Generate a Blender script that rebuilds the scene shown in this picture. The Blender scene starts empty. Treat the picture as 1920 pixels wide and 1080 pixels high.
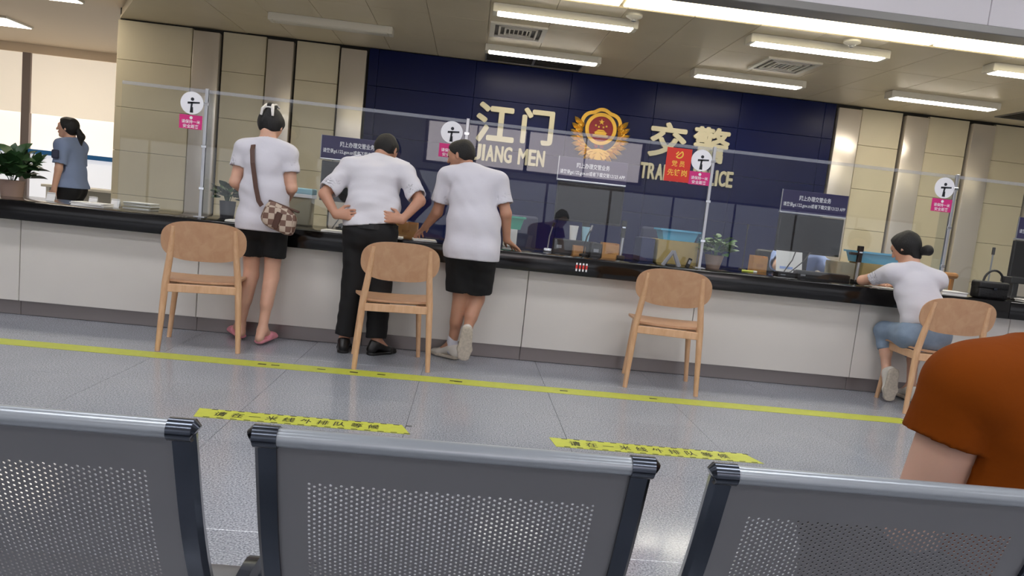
import bpy, bmesh, math, random
import numpy as np
from mathutils import Vector, Matrix
random.seed(7)
RNG = np.random.default_rng(5)
scene = bpy.context.scene
C = scene.collection

# ------------------------------------------------------------------ camera
F_PX, YAW, PITCH, ROLL = 1330.0, 0.06958, 0.10873, 0.10549
EYE = Vector((0, 0, 1.1))
fw = Vector((math.sin(YAW) * math.cos(PITCH), math.cos(YAW) * math.cos(PITCH), -math.sin(PITCH)))
rt0 = Vector((math.cos(YAW), -math.sin(YAW), 0)); up0 = rt0.cross(fw)
rt = math.cos(ROLL) * rt0 + math.sin(ROLL) * up0
up = -math.sin(ROLL) * rt0 + math.cos(ROLL) * up0
cam = bpy.data.cameras.new('camera')
cam.sensor_width = 36.0; cam.lens = F_PX / 1920 * 36.0; cam.clip_start = 0.02
cam_o = bpy.data.objects.new('camera', cam); C.objects.link(cam_o)
M = Matrix((rt, up, -fw)).transposed().to_4x4(); M.translation = EYE
cam_o.matrix_world = M
scene.camera = cam_o
# ------------------------------------------------------------------ world and exposure
w = bpy.data.worlds.new('world'); scene.world = w; w.use_nodes = True
w.node_tree.nodes['Background'].inputs[0].default_value = (0.9, 0.95, 1.0, 1)
w.node_tree.nodes['Background'].inputs[1].default_value = 0.35
scene.view_settings.view_transform = 'Standard'
scene.view_settings.look = 'None'
scene.view_settings.exposure = 1.1
scene.view_settings.gamma = 1.0
scene.view_settings.use_curve_mapping = False
TUBE_E, STRIP_E, HALL_E, BLIND_E, HALLWIN_E = 13.0, 2.6, 8.8, 0.30, 1.6

# ------------------------------------------------------------------ materials
def lin(h):
    h = h.lstrip('#'); v = [int(h[i:i + 2], 16) / 255 for i in (0, 2, 4)]
    return tuple(x / 12.92 if x <= 0.04045 else ((x + 0.055) / 1.055) ** 2.4 for x in v)
MATS = {}
def mat(name, col, rough=0.5, metal=0.0, noise=0.0, nscale=20.0, bump=0.0, bscale=60.0, emit=0.0, spec=0.5, stretch=None, sheen=0.0, sss=0.0):
    if name in MATS: return MATS[name]
    m = bpy.data.materials.new(name); m.use_nodes = True; nt = m.node_tree; b = nt.nodes['Principled BSDF']
    c = lin(col) if isinstance(col, str) else col
    b.inputs['Base Color'].default_value = (*c, 1); b.inputs['Roughness'].default_value = rough
    b.inputs['Metallic'].default_value = metal; b.inputs['Specular IOR Level'].default_value = spec
    if sheen: b.inputs['Sheen Weight'].default_value = sheen
    if sss:
        b.inputs['Subsurface Weight'].default_value = sss; b.inputs['Subsurface Radius'].default_value = (0.012, 0.005, 0.003); b.inputs['Subsurface Scale'].default_value = 0.5
    tc = nt.nodes.new('ShaderNodeTexCoord'); mp = nt.nodes.new('ShaderNodeMapping')
    nt.links.new(tc.outputs['Object'], mp.inputs['Vector'])
    if stretch: mp.inputs['Scale'].default_value = stretch
    if noise:
        n = nt.nodes.new('ShaderNodeTexNoise'); n.inputs['Scale'].default_value = nscale; n.inputs['Detail'].default_value = 5
        nt.links.new(mp.outputs['Vector'], n.inputs['Vector'])
        r = nt.nodes.new('ShaderNodeValToRGB'); r.color_ramp.elements[0].position = 0.3; r.color_ramp.elements[1].position = 0.7
        r.color_ramp.elements[0].color = (*[max(0, x * (1 - noise)) for x in c], 1); r.color_ramp.elements[1].color = (*[min(1, x * (1 + noise)) for x in c], 1)
        nt.links.new(n.outputs['Fac'], r.inputs['Fac']); nt.links.new(r.outputs['Color'], b.inputs['Base Color'])
    if bump:
        n2 = nt.nodes.new('ShaderNodeTexNoise'); n2.inputs['Scale'].default_value = bscale; n2.inputs['Detail'].default_value = 4
        nt.links.new(mp.outputs['Vector'], n2.inputs['Vector'])
        bp = nt.nodes.new('ShaderNodeBump'); bp.inputs['Strength'].default_value = bump; bp.inputs['Distance'].default_value = 0.01
        nt.links.new(n2.outputs['Fac'], bp.inputs['Height']); nt.links.new(bp.outputs['Normal'], b.inputs['Normal'])
    if emit:
        b.inputs['Emission Color'].default_value = (*c, 1); b.inputs['Emission Strength'].default_value = emit
    MATS[name] = m
    return m
def granite_floor():
    m = bpy.data.materials.new('granite_tile'); m.use_nodes = True; nt = m.node_tree; b = nt.nodes['Principled BSDF']; L = nt.links
    tc = nt.nodes.new('ShaderNodeTexCoord'); oi = nt.nodes.new('ShaderNodeObjectInfo')
    add = nt.nodes.new('ShaderNodeVectorMath'); add.operation = 'ADD'
    mul = nt.nodes.new('ShaderNodeVectorMath'); mul.operation = 'SCALE'; mul.inputs['Scale'].default_value = 37.0
    L.new(oi.outputs['Location'], mul.inputs[0]); L.new(tc.outputs['Object'], add.inputs[0]); L.new(mul.outputs[0], add.inputs[1])
    n1 = nt.nodes.new('ShaderNodeTexNoise'); n1.inputs['Scale'].default_value = 150; n1.inputs['Detail'].default_value = 3
    n2 = nt.nodes.new('ShaderNodeTexNoise'); n2.inputs['Scale'].default_value = 3.0; n2.inputs['Detail'].default_value = 4
    L.new(add.outputs[0], n1.inputs['Vector']); L.new(add.outputs[0], n2.inputs['Vector'])
    r = nt.nodes.new('ShaderNodeValToRGB'); cr = r.color_ramp
    cr.elements[0].position = 0.32; cr.elements[0].color = (*lin('#6f737b'), 1)
    cr.elements[1].position = 0.68; cr.elements[1].color = (*lin('#bfc3cb'), 1)
    e = cr.elements.new(0.5); e.color = (*lin('#9da1a9'), 1)
    L.new(n1.outputs['Fac'], r.inputs['Fac'])
    mx = nt.nodes.new('ShaderNodeMix'); mx.data_type = 'RGBA'; mx.blend_type = 'MULTIPLY'; mx.inputs['Factor'].default_value = 1
    r2 = nt.nodes.new('ShaderNodeValToRGB'); r2.color_ramp.elements[0].color = (0.82, 0.82, 0.83, 1); r2.color_ramp.elements[1].color = (1.05, 1.04, 1.03, 1)
    L.new(n2.outputs['Fac'], r2.inputs['Fac']); L.new(r.outputs['Color'], mx.inputs['A']); L.new(r2.outputs['Color'], mx.inputs['B'])
    L.new(mx.outputs['Result'], b.inputs['Base Color'])
    b.inputs['Roughness'].default_value = 0.13
    MATS['granite_tile'] = m; return m
def wood(name, c1, c2, scale=1.0):
    m = bpy.data.materials.new(name); m.use_nodes = True; nt = m.node_tree; b = nt.nodes['Principled BSDF']; L = nt.links
    tc = nt.nodes.new('ShaderNodeTexCoord'); mp = nt.nodes.new('ShaderNodeMapping'); mp.inputs['Scale'].default_value = (18 * scale, 60 * scale, 3.5 * scale)
    L.new(tc.outputs['Object'], mp.inputs['Vector'])
    n = nt.nodes.new('ShaderNodeTexNoise'); n.inputs['Scale'].default_value = 2.0; n.inputs['Detail'].default_value = 6; n.inputs['Distortion'].default_value = 0.6
    L.new(mp.outputs['Vector'], n.inputs['Vector'])
    r = nt.nodes.new('ShaderNodeValToRGB'); r.color_ramp.elements[0].position = 0.3; r.color_ramp.elements[1].position = 0.7
    r.color_ramp.elements[0].color = (*lin(c1), 1); r.color_ramp.elements[1].color = (*lin(c2), 1)
    L.new(n.outputs['Fac'], r.inputs['Fac']); L.new(r.outputs['Color'], b.inputs['Base Color']); b.inputs['Roughness'].default_value = 0.42
    MATS[name] = m; return m
def glass(name, tint=(0.96, 0.975, 0.98), ior=1.5):
    m = bpy.data.materials.new(name); m.use_nodes = True; nt = m.node_tree; nt.nodes.remove(nt.nodes['Principled BSDF']); L = nt.links
    out = nt.nodes['Material Output']; fr = nt.nodes.new('ShaderNodeFresnel'); fr.inputs['IOR'].default_value = ior
    tr = nt.nodes.new('ShaderNodeBsdfTransparent'); tr.inputs['Color'].default_value = (*tint, 1)
    gl = nt.nodes.new('ShaderNodeBsdfGlossy'); gl.inputs['Roughness'].default_value = 0.015
    mx = nt.nodes.new('ShaderNodeMixShader'); L.new(fr.outputs[0], mx.inputs[0]); L.new(tr.outputs[0], mx.inputs[1]); L.new(gl.outputs[0], mx.inputs[2])
    ge = nt.nodes.new('ShaderNodeNewGeometry'); mr = nt.nodes.new('ShaderNodeMapRange')   # both faces of the pane reflect alike
    mr.inputs['To Min'].default_value = ior; mr.inputs['To Max'].default_value = 1 / ior
    L.new(ge.outputs['Backfacing'], mr.inputs['Value']); L.new(mr.outputs['Result'], fr.inputs['IOR'])
    L.new(mx.outputs[0], out.inputs['Surface']); MATS[name] = m; return m
def checker(name, cols, scale):
    m = bpy.data.materials.new(name); m.use_nodes = True; nt = m.node_tree; b = nt.nodes['Principled BSDF']; L = nt.links
    tc = nt.nodes.new('ShaderNodeTexCoord'); mp = nt.nodes.new('ShaderNodeMapping'); mp.inputs['Scale'].default_value = scale
    L.new(tc.outputs['Object'], mp.inputs['Vector'])
    c = nt.nodes.new('ShaderNodeTexChecker'); c.inputs['Scale'].default_value = 1.0
    c.inputs['Color1'].default_value = (*lin(cols[0]), 1); c.inputs['Color2'].default_value = (*lin(cols[1]), 1)
    L.new(mp.outputs['Vector'], c.inputs['Vector']); L.new(c.outputs['Color'], b.inputs['Base Color']); b.inputs['Roughness'].default_value = 0.6
    MATS[name] = m; return m

granite_floor()
def frosted(name, col, a):
    m = bpy.data.materials.new(name); m.use_nodes = True; b = m.node_tree.nodes['Principled BSDF']; b.inputs['Base Color'].default_value = (*lin(col), 1); b.inputs['Alpha'].default_value = a; b.inputs['Roughness'].default_value = 0.3; MATS[name] = m
frosted('edge_strip', '#c9ccd8', 0.22)
wood('beech', '#cfa078', '#dfb68e'); wood('beech_ply', '#c1936f', '#cda37e', 0.6); wood('desk_wood', '#a9713f', '#c08a52')
glass('clear_glass', ior=1.5); glass('fin_glass', (0.93, 0.95, 0.96))
checker('bag_check', ('#b9a795', '#6d5043'), (26, 26, 26))
mat('cream_panel', '#d0c6aa', 0.42, noise=0.03, nscale=3); mat('dark_gap', '#2a2620', 0.7)
mat('brushed_steel', '#d8d0c6', 0.24, 0.48, bump=0.06, bscale=30, stretch=(90, 90, 1)); mat('navy_panel', '#0a1443', 0.3, spec=0.16, noise=0.06, nscale=2)
mat('ceiling_metal', '#dacdb0', 0.42, noise=0.03, nscale=2); mat('ceiling_white', '#f3dfc2', 0.7); mat('fascia_white', '#e2dee2', 0.6, noise=0.02, nscale=1.5)
mat('trim_grey', '#8d8b88', 0.4, 0.3); mat('lamp_white', '#e6e1d2', 0.45); mat('tube', '#fff6e6', 0.3, emit=TUBE_E); mat('tube_off', '#d9d4c4', 0.4)
mat('strip_light', '#fff3d0', 0.4, emit=STRIP_E); mat('added_hall_lamp', '#fbfbff', 0.4, emit=HALL_E)
mat('blind_upper', '#f6ead8', 0.8, emit=BLIND_E * 0.8); mat('blind_lower', '#fff4e8', 0.8, emit=BLIND_E * 1.3); mat('frosted_pane', '#dfe0e4', 0.5, emit=0.35)
mat('hall_window', '#fdf1f2', 0.5, emit=HALLWIN_E); mat('added_glow_pane', '#eef0f6', 0.5, emit=HALLWIN_E * 0.2)
mat('window_frame', '#8f837f', 0.45, 0.4); mat('blue_rail', '#2c73b4', 0.4); mat('hall_wall', '#d8d5d2', 0.7)
mat('counter_white', '#d6d1ca', 0.4, noise=0.02, nscale=2); mat('black_granite', '#0b0a0b', 0.13, noise=0.4, nscale=220); mat('kick_steel', '#8b8382', 0.35, 0.6)
mat('black_plastic', '#141416', 0.35); mat('black_gloss', '#0a0a0c', 0.2, spec=0.25); mat('dark_grey', '#3a3a3e', 0.5); mat('grey_plastic', '#8d8f94', 0.45)
mat('chrome', '#d5d8dc', 0.12, 1.0); mat('dark_chrome', '#4c515a', 0.2, 1.0, noise=0.2, nscale=8); mat('alu', '#c6c8cc', 0.3, 0.9)
mat('seat_grey', '#77777a', 0.38, 0.35, noise=0.04, nscale=4); mat('seat_roll_lit', '#9aa0a6', 0.3, 0.4)
mat('gold', '#dcae48', 0.3, 0.6); mat('badge_red', '#8e1420', 0.4); mat('badge_navy', '#12183c', 0.4); mat('letter_cream', '#c2bb9f', 0.35, 0.25)
mat('sign_navy', '#2a2454', 0.3); mat('print_white', '#f2f2f4', 0.6); mat('sign_white', '#f1f1f5', 0.5); mat('sign_pink', '#d3287c', 0.5); mat('poster_red', '#d8301f', 0.5); mat('print_gold', '#f4c34a', 0.5); mat('print_dark', '#22262e', 0.6); mat('print_red', '#d2342c', 0.6)
mat('tape_yellow', '#c0c64a', 0.4, noise=0.06, nscale=30); mat('tape_black', '#2a2a1c', 0.5)
mat('skin', '#d6a88f', 0.5, sss=0.15, noise=0.05, nscale=12); mat('skin_tan', '#bb8a70', 0.5, sss=0.15, noise=0.05, nscale=12); mat('skin_pale', '#d2a892', 0.5, sss=0.15, noise=0.04, nscale=12)
mat('hair_black', '#0b090a', 0.6, bump=0.5, bscale=40, stretch=(6, 6, 1)); mat('hair_short', '#14110f', 0.7, bump=0.4, bscale=120); mat('eye_dark', '#15100e', 0.15); mat('eye_white', '#e9e4df', 0.3)
mat('white_cotton', '#cfcdd4', 0.85, bump=0.45, bscale=9, sheen=0.1); mat('white_shirt', '#d2d0d5', 0.75, bump=0.45, bscale=9); mat('black_cloth', '#0b0b0d', 0.85, bump=0.1, bscale=30)
mat('trouser_black', '#0a0a0d', 0.8, bump=0.1, bscale=20); mat('blue_shirt', '#7f8fb0', 0.75, bump=0.1, bscale=20); mat('blue_shirt_light', '#8aa0d8', 0.75, bump=0.1, bscale=20); mat('denim', '#8496ab', 0.85, noise=0.12, nscale=14, bump=0.15, bscale=60)
mat('rust_cloth', '#783804', 0.9, spec=0.12, bump=0.5, bscale=11, noise=0.05, nscale=8); mat('pink_foam', '#e08f9a', 0.6); mat('shoe_black', '#0c0b0b', 0.3); mat('shoe_white', '#d9d3c8', 0.6); mat('sole_tan', '#bdb2a2', 0.7, noise=0.15, nscale=60); mat('strap_brown', '#4d2f22', 0.5); mat('clip_pearl', '#d8d4ce', 0.25)
mat('leaf_green', '#3f6b33', 0.4, noise=0.25, nscale=15); mat('leaf_dark', '#2c4a28', 0.4, noise=0.25, nscale=15); mat('pot_pink', '#a3897b', 0.6); mat('pot_dark', '#33343a', 0.5); mat('soil', '#2c211a', 0.9)
mat('basket_blue', '#5fb2d8', 0.35); mat('basket_teal', '#45b394', 0.35); mat('box_kraft', '#b39a5e', 0.7, noise=0.05); mat('box_kraft_side', '#9a8a52', 0.7); mat('box_navy', '#172658', 0.4); mat('box_wood', '#c08a4e', 0.5, noise=0.1); mat('box_grey', '#a49d88', 0.7); mat('paper', '#eceae6', 0.8); mat('paper_blue', '#9fb4e6', 0.8); mat('highlighter', '#d8e05a', 0.5); mat('bag_black', '#100f10', 0.38, bump=0.25, bscale=90); mat('pale_blue', '#a8d3e2', 0.4); mat('office_chair', '#1b2244', 0.7); mat('grille_dark', '#4b463c', 0.5, 0.4); mat('epaulette', '#d5d3da', 0.7); mat('patch_dark', '#3b3f55', 0.7)

# ------------------------------------------------------------------ mesh helpers
class MB:
    def __init__(s): s.v = []; s.f = []; s.mi = []
    def add(s, vs, fs, mi=0):
        o = len(s.v); s.v += [tuple(v) for v in vs]; s.f += [tuple(i + o for i in f) for f in fs]; s.mi += [mi] * len(fs); return s
    def box(s, x0, x1, y0, y1, z0, z1, mi=0):
        return s.add([(x, y, z) for z in (z0, z1) for y in (y0, y1) for x in (x0, x1)], [(0, 2, 3, 1), (4, 5, 7, 6), (0, 1, 5, 4), (2, 6, 7, 3), (0, 4, 6, 2), (1, 3, 7, 5)], mi)
    def bbox(s, x0, x1, y0, y1, z0, z1, b=0.005, mi=0, seg=2):
        bm = bmesh.new(); vs = [bm.verts.new((x, y, z)) for z in (z0, z1) for y in (y0, y1) for x in (x0, x1)]
        for f in [(0, 2, 3, 1), (4, 5, 7, 6), (0, 1, 5, 4), (2, 6, 7, 3), (0, 4, 6, 2), (1, 3, 7, 5)]: bm.faces.new([vs[i] for i in f])
        bmesh.ops.bevel(bm, geom=bm.edges[:], offset=b, segments=seg, profile=0.5, affect='EDGES'); return s.addbm(bm, mi)
    def addbm(s, bm, mi=0):
        bm.verts.index_update(); s.add([v.co[:] for v in bm.verts], [[v.index for v in f.verts] for f in bm.faces], mi); bm.free(); return s
    def tube(s, pts, r, n=10, cap=True, mi=0, flat=1.0, side=None):
        pts = [Vector(p) for p in pts]; rs = r if hasattr(r, '__len__') else [r] * len(pts); rings = []
        ref = Vector(side) if side else None
        for i, p in enumerate(pts):
            d = (pts[min(i + 1, len(pts) - 1)] - pts[max(i - 1, 0)]).normalized()
            a = ref if ref is not None else (Vector((0, 0, 1)) if abs(d.z) < 0.9 else Vector((1, 0, 0)))
            u = (a - d * a.dot(d)).normalized(); v = d.cross(u); ref = u
            rings.append([p + rs[i] * (math.cos(t) * u + flat * math.sin(t) * v) for t in [2 * math.pi * k / n for k in range(n)]])
        vs = [v for R_ in rings for v in R_]; fs = []
        for i in range(len(pts) - 1):
            for k in range(n): fs.append((i * n + k, i * n + (k + 1) % n, (i + 1) * n + (k + 1) % n, (i + 1) * n + k))
        if cap: fs += [tuple(range(n))[::-1], tuple(range((len(pts) - 1) * n, len(pts) * n))]
        return s.add(vs, fs, mi)
    def lathe(s, prof, n=20, c=(0, 0, 0), mi=0):
        vs = []; fs = []
        for r, z in prof:
            for k in range(n): t = 2 * math.pi * k / n; vs.append((c[0] + r * math.cos(t), c[1] + r * math.sin(t), c[2] + z))
        for i in range(len(prof) - 1):
            for k in range(n): fs.append((i * n + k, i * n + (k + 1) % n, (i + 1) * n + (k + 1) % n, (i + 1) * n + k))
        fs += [tuple(range(n))[::-1], tuple(range((len(prof) - 1) * n, len(prof) * n))]
        return s.add(vs, fs, mi)
    def prism_xz(s, poly, y0, y1, mi=0):
        n = len(poly); vs = [(x, y0, z) for x, z in poly] + [(x, y1, z) for x, z in poly]
        fs = [tuple(range(n)), tuple(range(n, 2 * n))[::-1]] + [(i, i + n, (i + 1) % n + n, (i + 1) % n) for i in range(n)]
        return s.add(vs, fs, mi)
    def prism_xy(s, poly, z0, z1, mi=0):
        n = len(poly); vs = [(x, y, z0) for x, y in poly] + [(x, y, z1) for x, y in poly]
        fs = [tuple(range(n))[::-1], tuple(range(n, 2 * n))] + [(i, (i + 1) % n, (i + 1) % n + n, i + n) for i in range(n)]
        return s.add(vs, fs, mi)
    def xf(s, M):
        s.v = [tuple(M @ Vector(v)) for v in s.v]; return s
    def mesh(s, name, mats, smooth=False):
        me = bpy.data.meshes.new(name); me.from_pydata(s.v, [], s.f); me.update()
        for m in (mats if isinstance(mats, (list, tuple)) else [mats]): me.materials.append(MATS[m])
        if any(s.mi): me.polygons.foreach_set('material_index', s.mi)
        bm = bmesh.new(); bm.from_mesh(me); bmesh.ops.recalc_face_normals(bm, faces=bm.faces[:]); bm.to_mesh(me); bm.free()
        if smooth:
            me.polygons.foreach_set('use_smooth', [True] * len(me.polygons)); me.set_sharp_from_angle(angle=math.radians(smooth if smooth is not True else 40))
        return me
    def build(s, name, mats, parent=None, loc=(0, 0, 0), rot=(0, 0, 0), smooth=False):
        return mo(name, s.mesh(name, mats, smooth), parent, loc, rot)
def mo(name, me, parent=None, loc=(0, 0, 0), rot=(0, 0, 0)):
    o = bpy.data.objects.new(name, me); C.objects.link(o); o.location = loc; o.rotation_euler = rot
    if parent is not None: o.parent = parent
    return o
def tag(o, label, cat, group=None):
    o['label'] = label; o['category'] = cat
    if group: o['group'] = group
    return o
def thing(name, label, cat, loc=(0, 0, 0), rotz=0.0, group=None):
    o = bpy.data.objects.new(name, None); C.objects.link(o); o.location = loc; o.rotation_euler = (0, 0, rotz); o.empty_display_size = 0.1
    return tag(o, label, cat, group)
def struct(o): o['kind'] = 'structure'; return o
def dup(root, loc=None, rotz=None, label=None):
    r = root.copy(); C.objects.link(r)
    if loc is not None: r.location = loc
    if rotz is not None: r.rotation_euler = (0, 0, rotz)
    if label: r['label'] = label
    for ch in list(root.children):
        c = ch.copy(); C.objects.link(c); c.parent = r
        for g in list(ch.children):
            d = g.copy(); C.objects.link(d); d.parent = c
    return r
def text_mesh(name, body, material, width=None, height=None, depth=0.0, fat=0.0, shear=0.0, heavy=0.0):
    """flat or raised lettering facing -Y; origin at the centre of its box"""
    cu = bpy.data.curves.new('lettering', 'FONT'); cu.body = body; cu.extrude = 0.0 if not depth else 0.05; cu.offset = fat; cu.shear = shear
    cu.resolution_u = 3
    o = bpy.data.objects.new('lettering', cu); C.objects.link(o)
    bpy.context.view_layer.update()
    me = bpy.data.meshes.new_from_object(o.evaluated_get(bpy.context.evaluated_depsgraph_get()))
    bpy.data.objects.remove(o); bpy.data.curves.remove(cu)
    n = len(me.vertices); a = np.empty(n * 3, np.float32); me.vertices.foreach_get('co', a); a = a.reshape(-1, 3)
    lo, hi = a.min(0), a.max(0); ce = (lo + hi) / 2; sz = np.maximum(hi - lo, 1e-6)
    sx = width / sz[0] if width else height / sz[1]; sy = height / sz[1] if height else sx
    b = np.stack([(a[:, 0] - ce[0]) * sx, -(a[:, 2] - lo[2]) * (depth / 0.1 if depth else 0) , (a[:, 1] - ce[1]) * sy], 1).astype(np.float32)
    me.vertices.foreach_set('co', b.ravel()); me.update(); me.name = name; me.materials.clear(); me.materials.append(MATS[material])
    if heavy:   # bolder strokes: the same glyph laid around itself
        bm = bmesh.new()
        for q in range(8):
            n0 = len(bm.verts); bm.from_mesh(me); bm.verts.ensure_lookup_table(); an = q * math.pi / 4
            for v in bm.verts[n0:]: v.co.x += heavy * math.cos(an); v.co.z += heavy * math.sin(an); v.co.y -= 0.0002 * q
        bm.to_mesh(me); bm.free()
    return me
def scr(P_, r=1.0): return [P_[0] * r, P_[1] * r, P_[2] * r]

# ================================================================== THE SETTING
# floor: slab and polished granite tiles laid on it
floor = struct(MB().box(-13, 12, -6.2, 13.6, -0.12, -0.02).build('floor', 'grey_plastic'))
TS = 0.8
tile_me = MB().bbox(-TS / 2 + 0.0008, TS / 2 - 0.0008, -TS / 2 + 0.0008, TS / 2 - 0.0008, -0.02, 0.0, 0.001, seg=1).mesh('tile', 'granite_tile')
for j in range(8):
    for i in range(-6, 9):
        mo('tile', tile_me, floor, (0.19 + i * TS, 0.4 + TS * (j - 0.5) + 0.2, 0))
t = MB(); X0, X1, Y0, Y1 = 0.19 - 6.5 * TS, 0.19 + 8.5 * TS, 0.2 - 0.0, 0.2 + 8 * TS
t.box(-13, X0, -6.2, 13.6, -0.02, 0); t.box(X1, 12, -6.2, 13.6, -0.02, 0); t.box(X0, X1, -6.2, Y0, -0.02, 0); t.box(X0, X1, Y1, 13.6, -0.02, 0)
t.build('paving', 'granite_tile', floor)

WY = 9.38
wall = struct(MB().box(-4.56, 12, WY + 0.05, WY + 0.25, 0, 3.2).build('wall_back', 'dark_gap'))
# cream wall panels between the steel pilasters
PIL = [(-3.63, -3.31), (-2.72, -2.40), (-1.81, -1.49), (4.72, 5.04), (5.66, 5.98), (6.60, 6.92), (7.54, 7.86), (8.48, 8.8)]
spans = [(-4.56, -3.66), (-3.28, -2.75), (-2.37, -1.84), (5.07, 5.63), (6.01, 6.57), (6.95, 7.51), (7.89, 8.45), (8.83, 11.9)]
zs = [0.0, 0.78, 1.33, 1.87, 2.45, 2.93]
for a, b in spans:
    for z0, z1 in zip(zs, zs[1:]):
        MB().bbox(a, b, WY, WY + 0.06, z0 + 0.002, z1 - 0.002, 0.003, seg=1).build('panel', 'cream_panel', wall)
for a, b in PIL:
    MB().bbox(a, b, WY - 0.05, WY + 0.06, 0, 2.9, 0.008).build('pilaster', 'brushed_steel', wall, smooth=30)
bx_ = [-1.46, -1.34, -0.1, 1.14, 2.26, 3.4, 4.54, 4.69]
bz_ = [0.0, 0.62, 1.24, 1.86, 2.48, 2.94]
for a, b in zip(bx_, bx_[1:]):
    for z0, z1 in zip(bz_, bz_[1:]):
        MB().bbox(a + 0.0015, b - 0.0015, WY - 0.03, WY + 0.06, z0 + 0.0015, z1 - 0.0015, 0.003, seg=1).build('navy_panel', 'navy_panel', wall)

# low ceiling over the counter: slab with metal panels
CZ = 2.95
cl = MB().prism_xy([(-4.56, 9.45), (-3.82, 8.2), (-3.3, 5.9), (-3.3, 5.84), (12, 5.84), (12, 9.45)], CZ + 0.02, CZ + 0.12)
ceil = struct(cl.build('ceiling', 'ceiling_metal'))
pw, rows = 0.6, [(6.38, 7.38), (7.38, 8.38), (8.38, 9.4)]
for i in range(-5, 20):
    for (y0, y1) in rows:
        MB().bbox(i * pw + 0.002, (i + 1) * pw - 0.002, y0 + 0.001, y1 - 0.001, CZ, CZ + 0.03, 0.003, seg=1).build('panel', 'ceiling_metal', ceil)
MB().prism_xy([(-4.56, 9.42), (-3.82, 8.2), (-3.3, 6.38), (-3.002, 6.38), (-3.002, 9.42)], CZ, CZ + 0.03).build('panel', 'ceiling_metal', ceil)
ceil2 = struct(MB().box(-13, -2.9, 5.9, 13.6, CZ + 0.13, CZ + 0.25).build('ceiling_office', 'ceiling_white'))
# fascia up to the higher hall ceiling, with a grey edge trim and a lit cove strip
for k, (a, b) in enumerate([(-13, -4), (-4, 0.2), (0.2, 4.02), (4.02, 8), (8, 12)]):
    struct(MB().bbox(a, b - 0.006, 5.72, 5.84, CZ + 0.03, 4.4, 0.004, seg=1).build('wall_fascia', 'fascia_white'))
struct(MB().bbox(-4, 12, 5.70, 5.90, CZ - 0.035, CZ + 0.03, 0.006, seg=1).build('trim_1', 'trim_grey'))
for k, (a, b) in enumerate([(-3.2, -1.72), (-1.7, 1.12), (1.14, 3.95), (3.97, 6.78), (6.8, 9.6)]):
    l = thing('cove_light', ['lit white cove strip at the ceiling edge, unseen far end', 'lit cove strip above the two men at the counter', 'lit cove strip over the middle of the counter ceiling', 'brightest wide cove strip in the top corner over the seated woman', 'lit cove strip past the end of the counter'][k], 'cove light', ((a + b) / 2, 6.13, CZ), group='cove strip lights')
    h = (b - a) / 2
    MB().bbox(-h, h, -0.23, 0.23, 0.012, 0.03, 0.004).build('housing', 'lamp_white', l)
    MB().bbox(-h + 0.01, h - 0.01, -0.215, 0.215, 0.0, 0.014, 0.004).build('diffuser', 'strip_light', l)
# the tall hall the camera sits in
struct(MB().box(-13, 12, -6.2, 5.72, 4.4, 4.5).build('ceiling_hall', 'hall_wall'))
struct(MB().box(11.9, 12.1, -6.2, 9.6, 0, 4.5).build('wall_right', 'hall_wall'))
struct(MB().box(-13.1, -12.9, -6.2, 13.6, 0, 4.5).build('wall_left', 'hall_wall'))
wr_ = struct(MB().box(-13, 12, -6.4, -6.2, 0, 4.5).build('wall_rear', 'hall_wall'))
for k, (a, b, z0, z1) in enumerate([(-1.15, 1.15, 2.05, 2.95), (1.2, 3.9, 2.05, 2.95)]):
    wn = struct(MB().box(a - 0.06, b + 0.06, -6.2, -6.16, z0 - 0.06, z1 + 0.06).build('window_%d' % (k + 2), 'window_frame'))
    n = 2 if k < 2 else 3
    for q in range(n):
        w0 = a + (b - a) * q / n; w1 = a + (b - a) * (q + 1) / n
        MB().box(w0 + 0.02, w1 - 0.02, -6.165, -6.15, z0, z1).build('pane', 'hall_window', wn)
fa = struct(MB().box(-12, 11, -6.2, -6.17, 0.25, 1.85).build('window_4', 'window_frame'))  # unseen glowing band, added to light the counter front and haze the glass
for q in range(15): MB().box(-11.9 + q * 1.52, -11.9 + (q + 1) * 1.52 - 0.06, -6.172, -6.155, 0.3, 1.8).build('pane', 'added_glow_pane', fa)
k = 0
for yy in (-3.6, 0.0, 3.2):  # lamps out of view, added to light the hall and the people's backs
    for xx in (-6.0, -2.0, 2.0, 6.0):
        l = thing('added_hall_lamp', 'unseen long flat lamp added over the waiting seats', 'ceiling lamp', (xx, yy, 4.4), group='added hall ceiling lamps')
        MB().bbox(-0.75, 0.75, -0.3, 0.3, -0.06, 0.0, 0.006).build('housing', 'lamp_white', l)
        MB().bbox(-0.72, 0.72, -0.27, 0.27, -0.068, -0.055, 0.004).build('diffuser', 'added_hall_lamp', l)

# far office window with blinds at the end of the room
win = struct(MB().box(-12.9, -4.6, 13.3, 13.5, 0, CZ + 0.2).build('wall_window', 'window_frame'))
wn = struct(MB().box(-12.9, -4.6, 13.26, 13.31, 0.0, 0.1).build('window_1', 'window_frame'))
for a, b in [(-12.6, -11.2), (-11.1, -9.55), (-9.45, -8.0), (-7.86, -6.3), (-6.2, -4.7)]:
    MB().box(a, b, 13.24, 13.26, 1.9, CZ - 0.02).build('blind', 'blind_upper', wn)
    MB().box(a, b, 13.27, 13.29, 1.27, 1.92).build('pane', 'blind_lower', wn)
    MB().box(a, b, 13.27, 13.29, 0.1, 1.2).build('pane', 'frosted_pane', wn)
    MB().box(a - 0.14, a, 13.2, 13.3, 0.0, CZ - 0.02).build('mullion', 'window_frame', wn)
MB().box(-12.8, -4.7, 13.2, 13.27, 1.2, 1.28).build('rail', 'blue_rail', wn)
struct(MB().box(-13, -4.6, 13.2, 13.5, CZ - 0.02, CZ + 0.2).build('trim_2', 'ceiling_white'))
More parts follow.
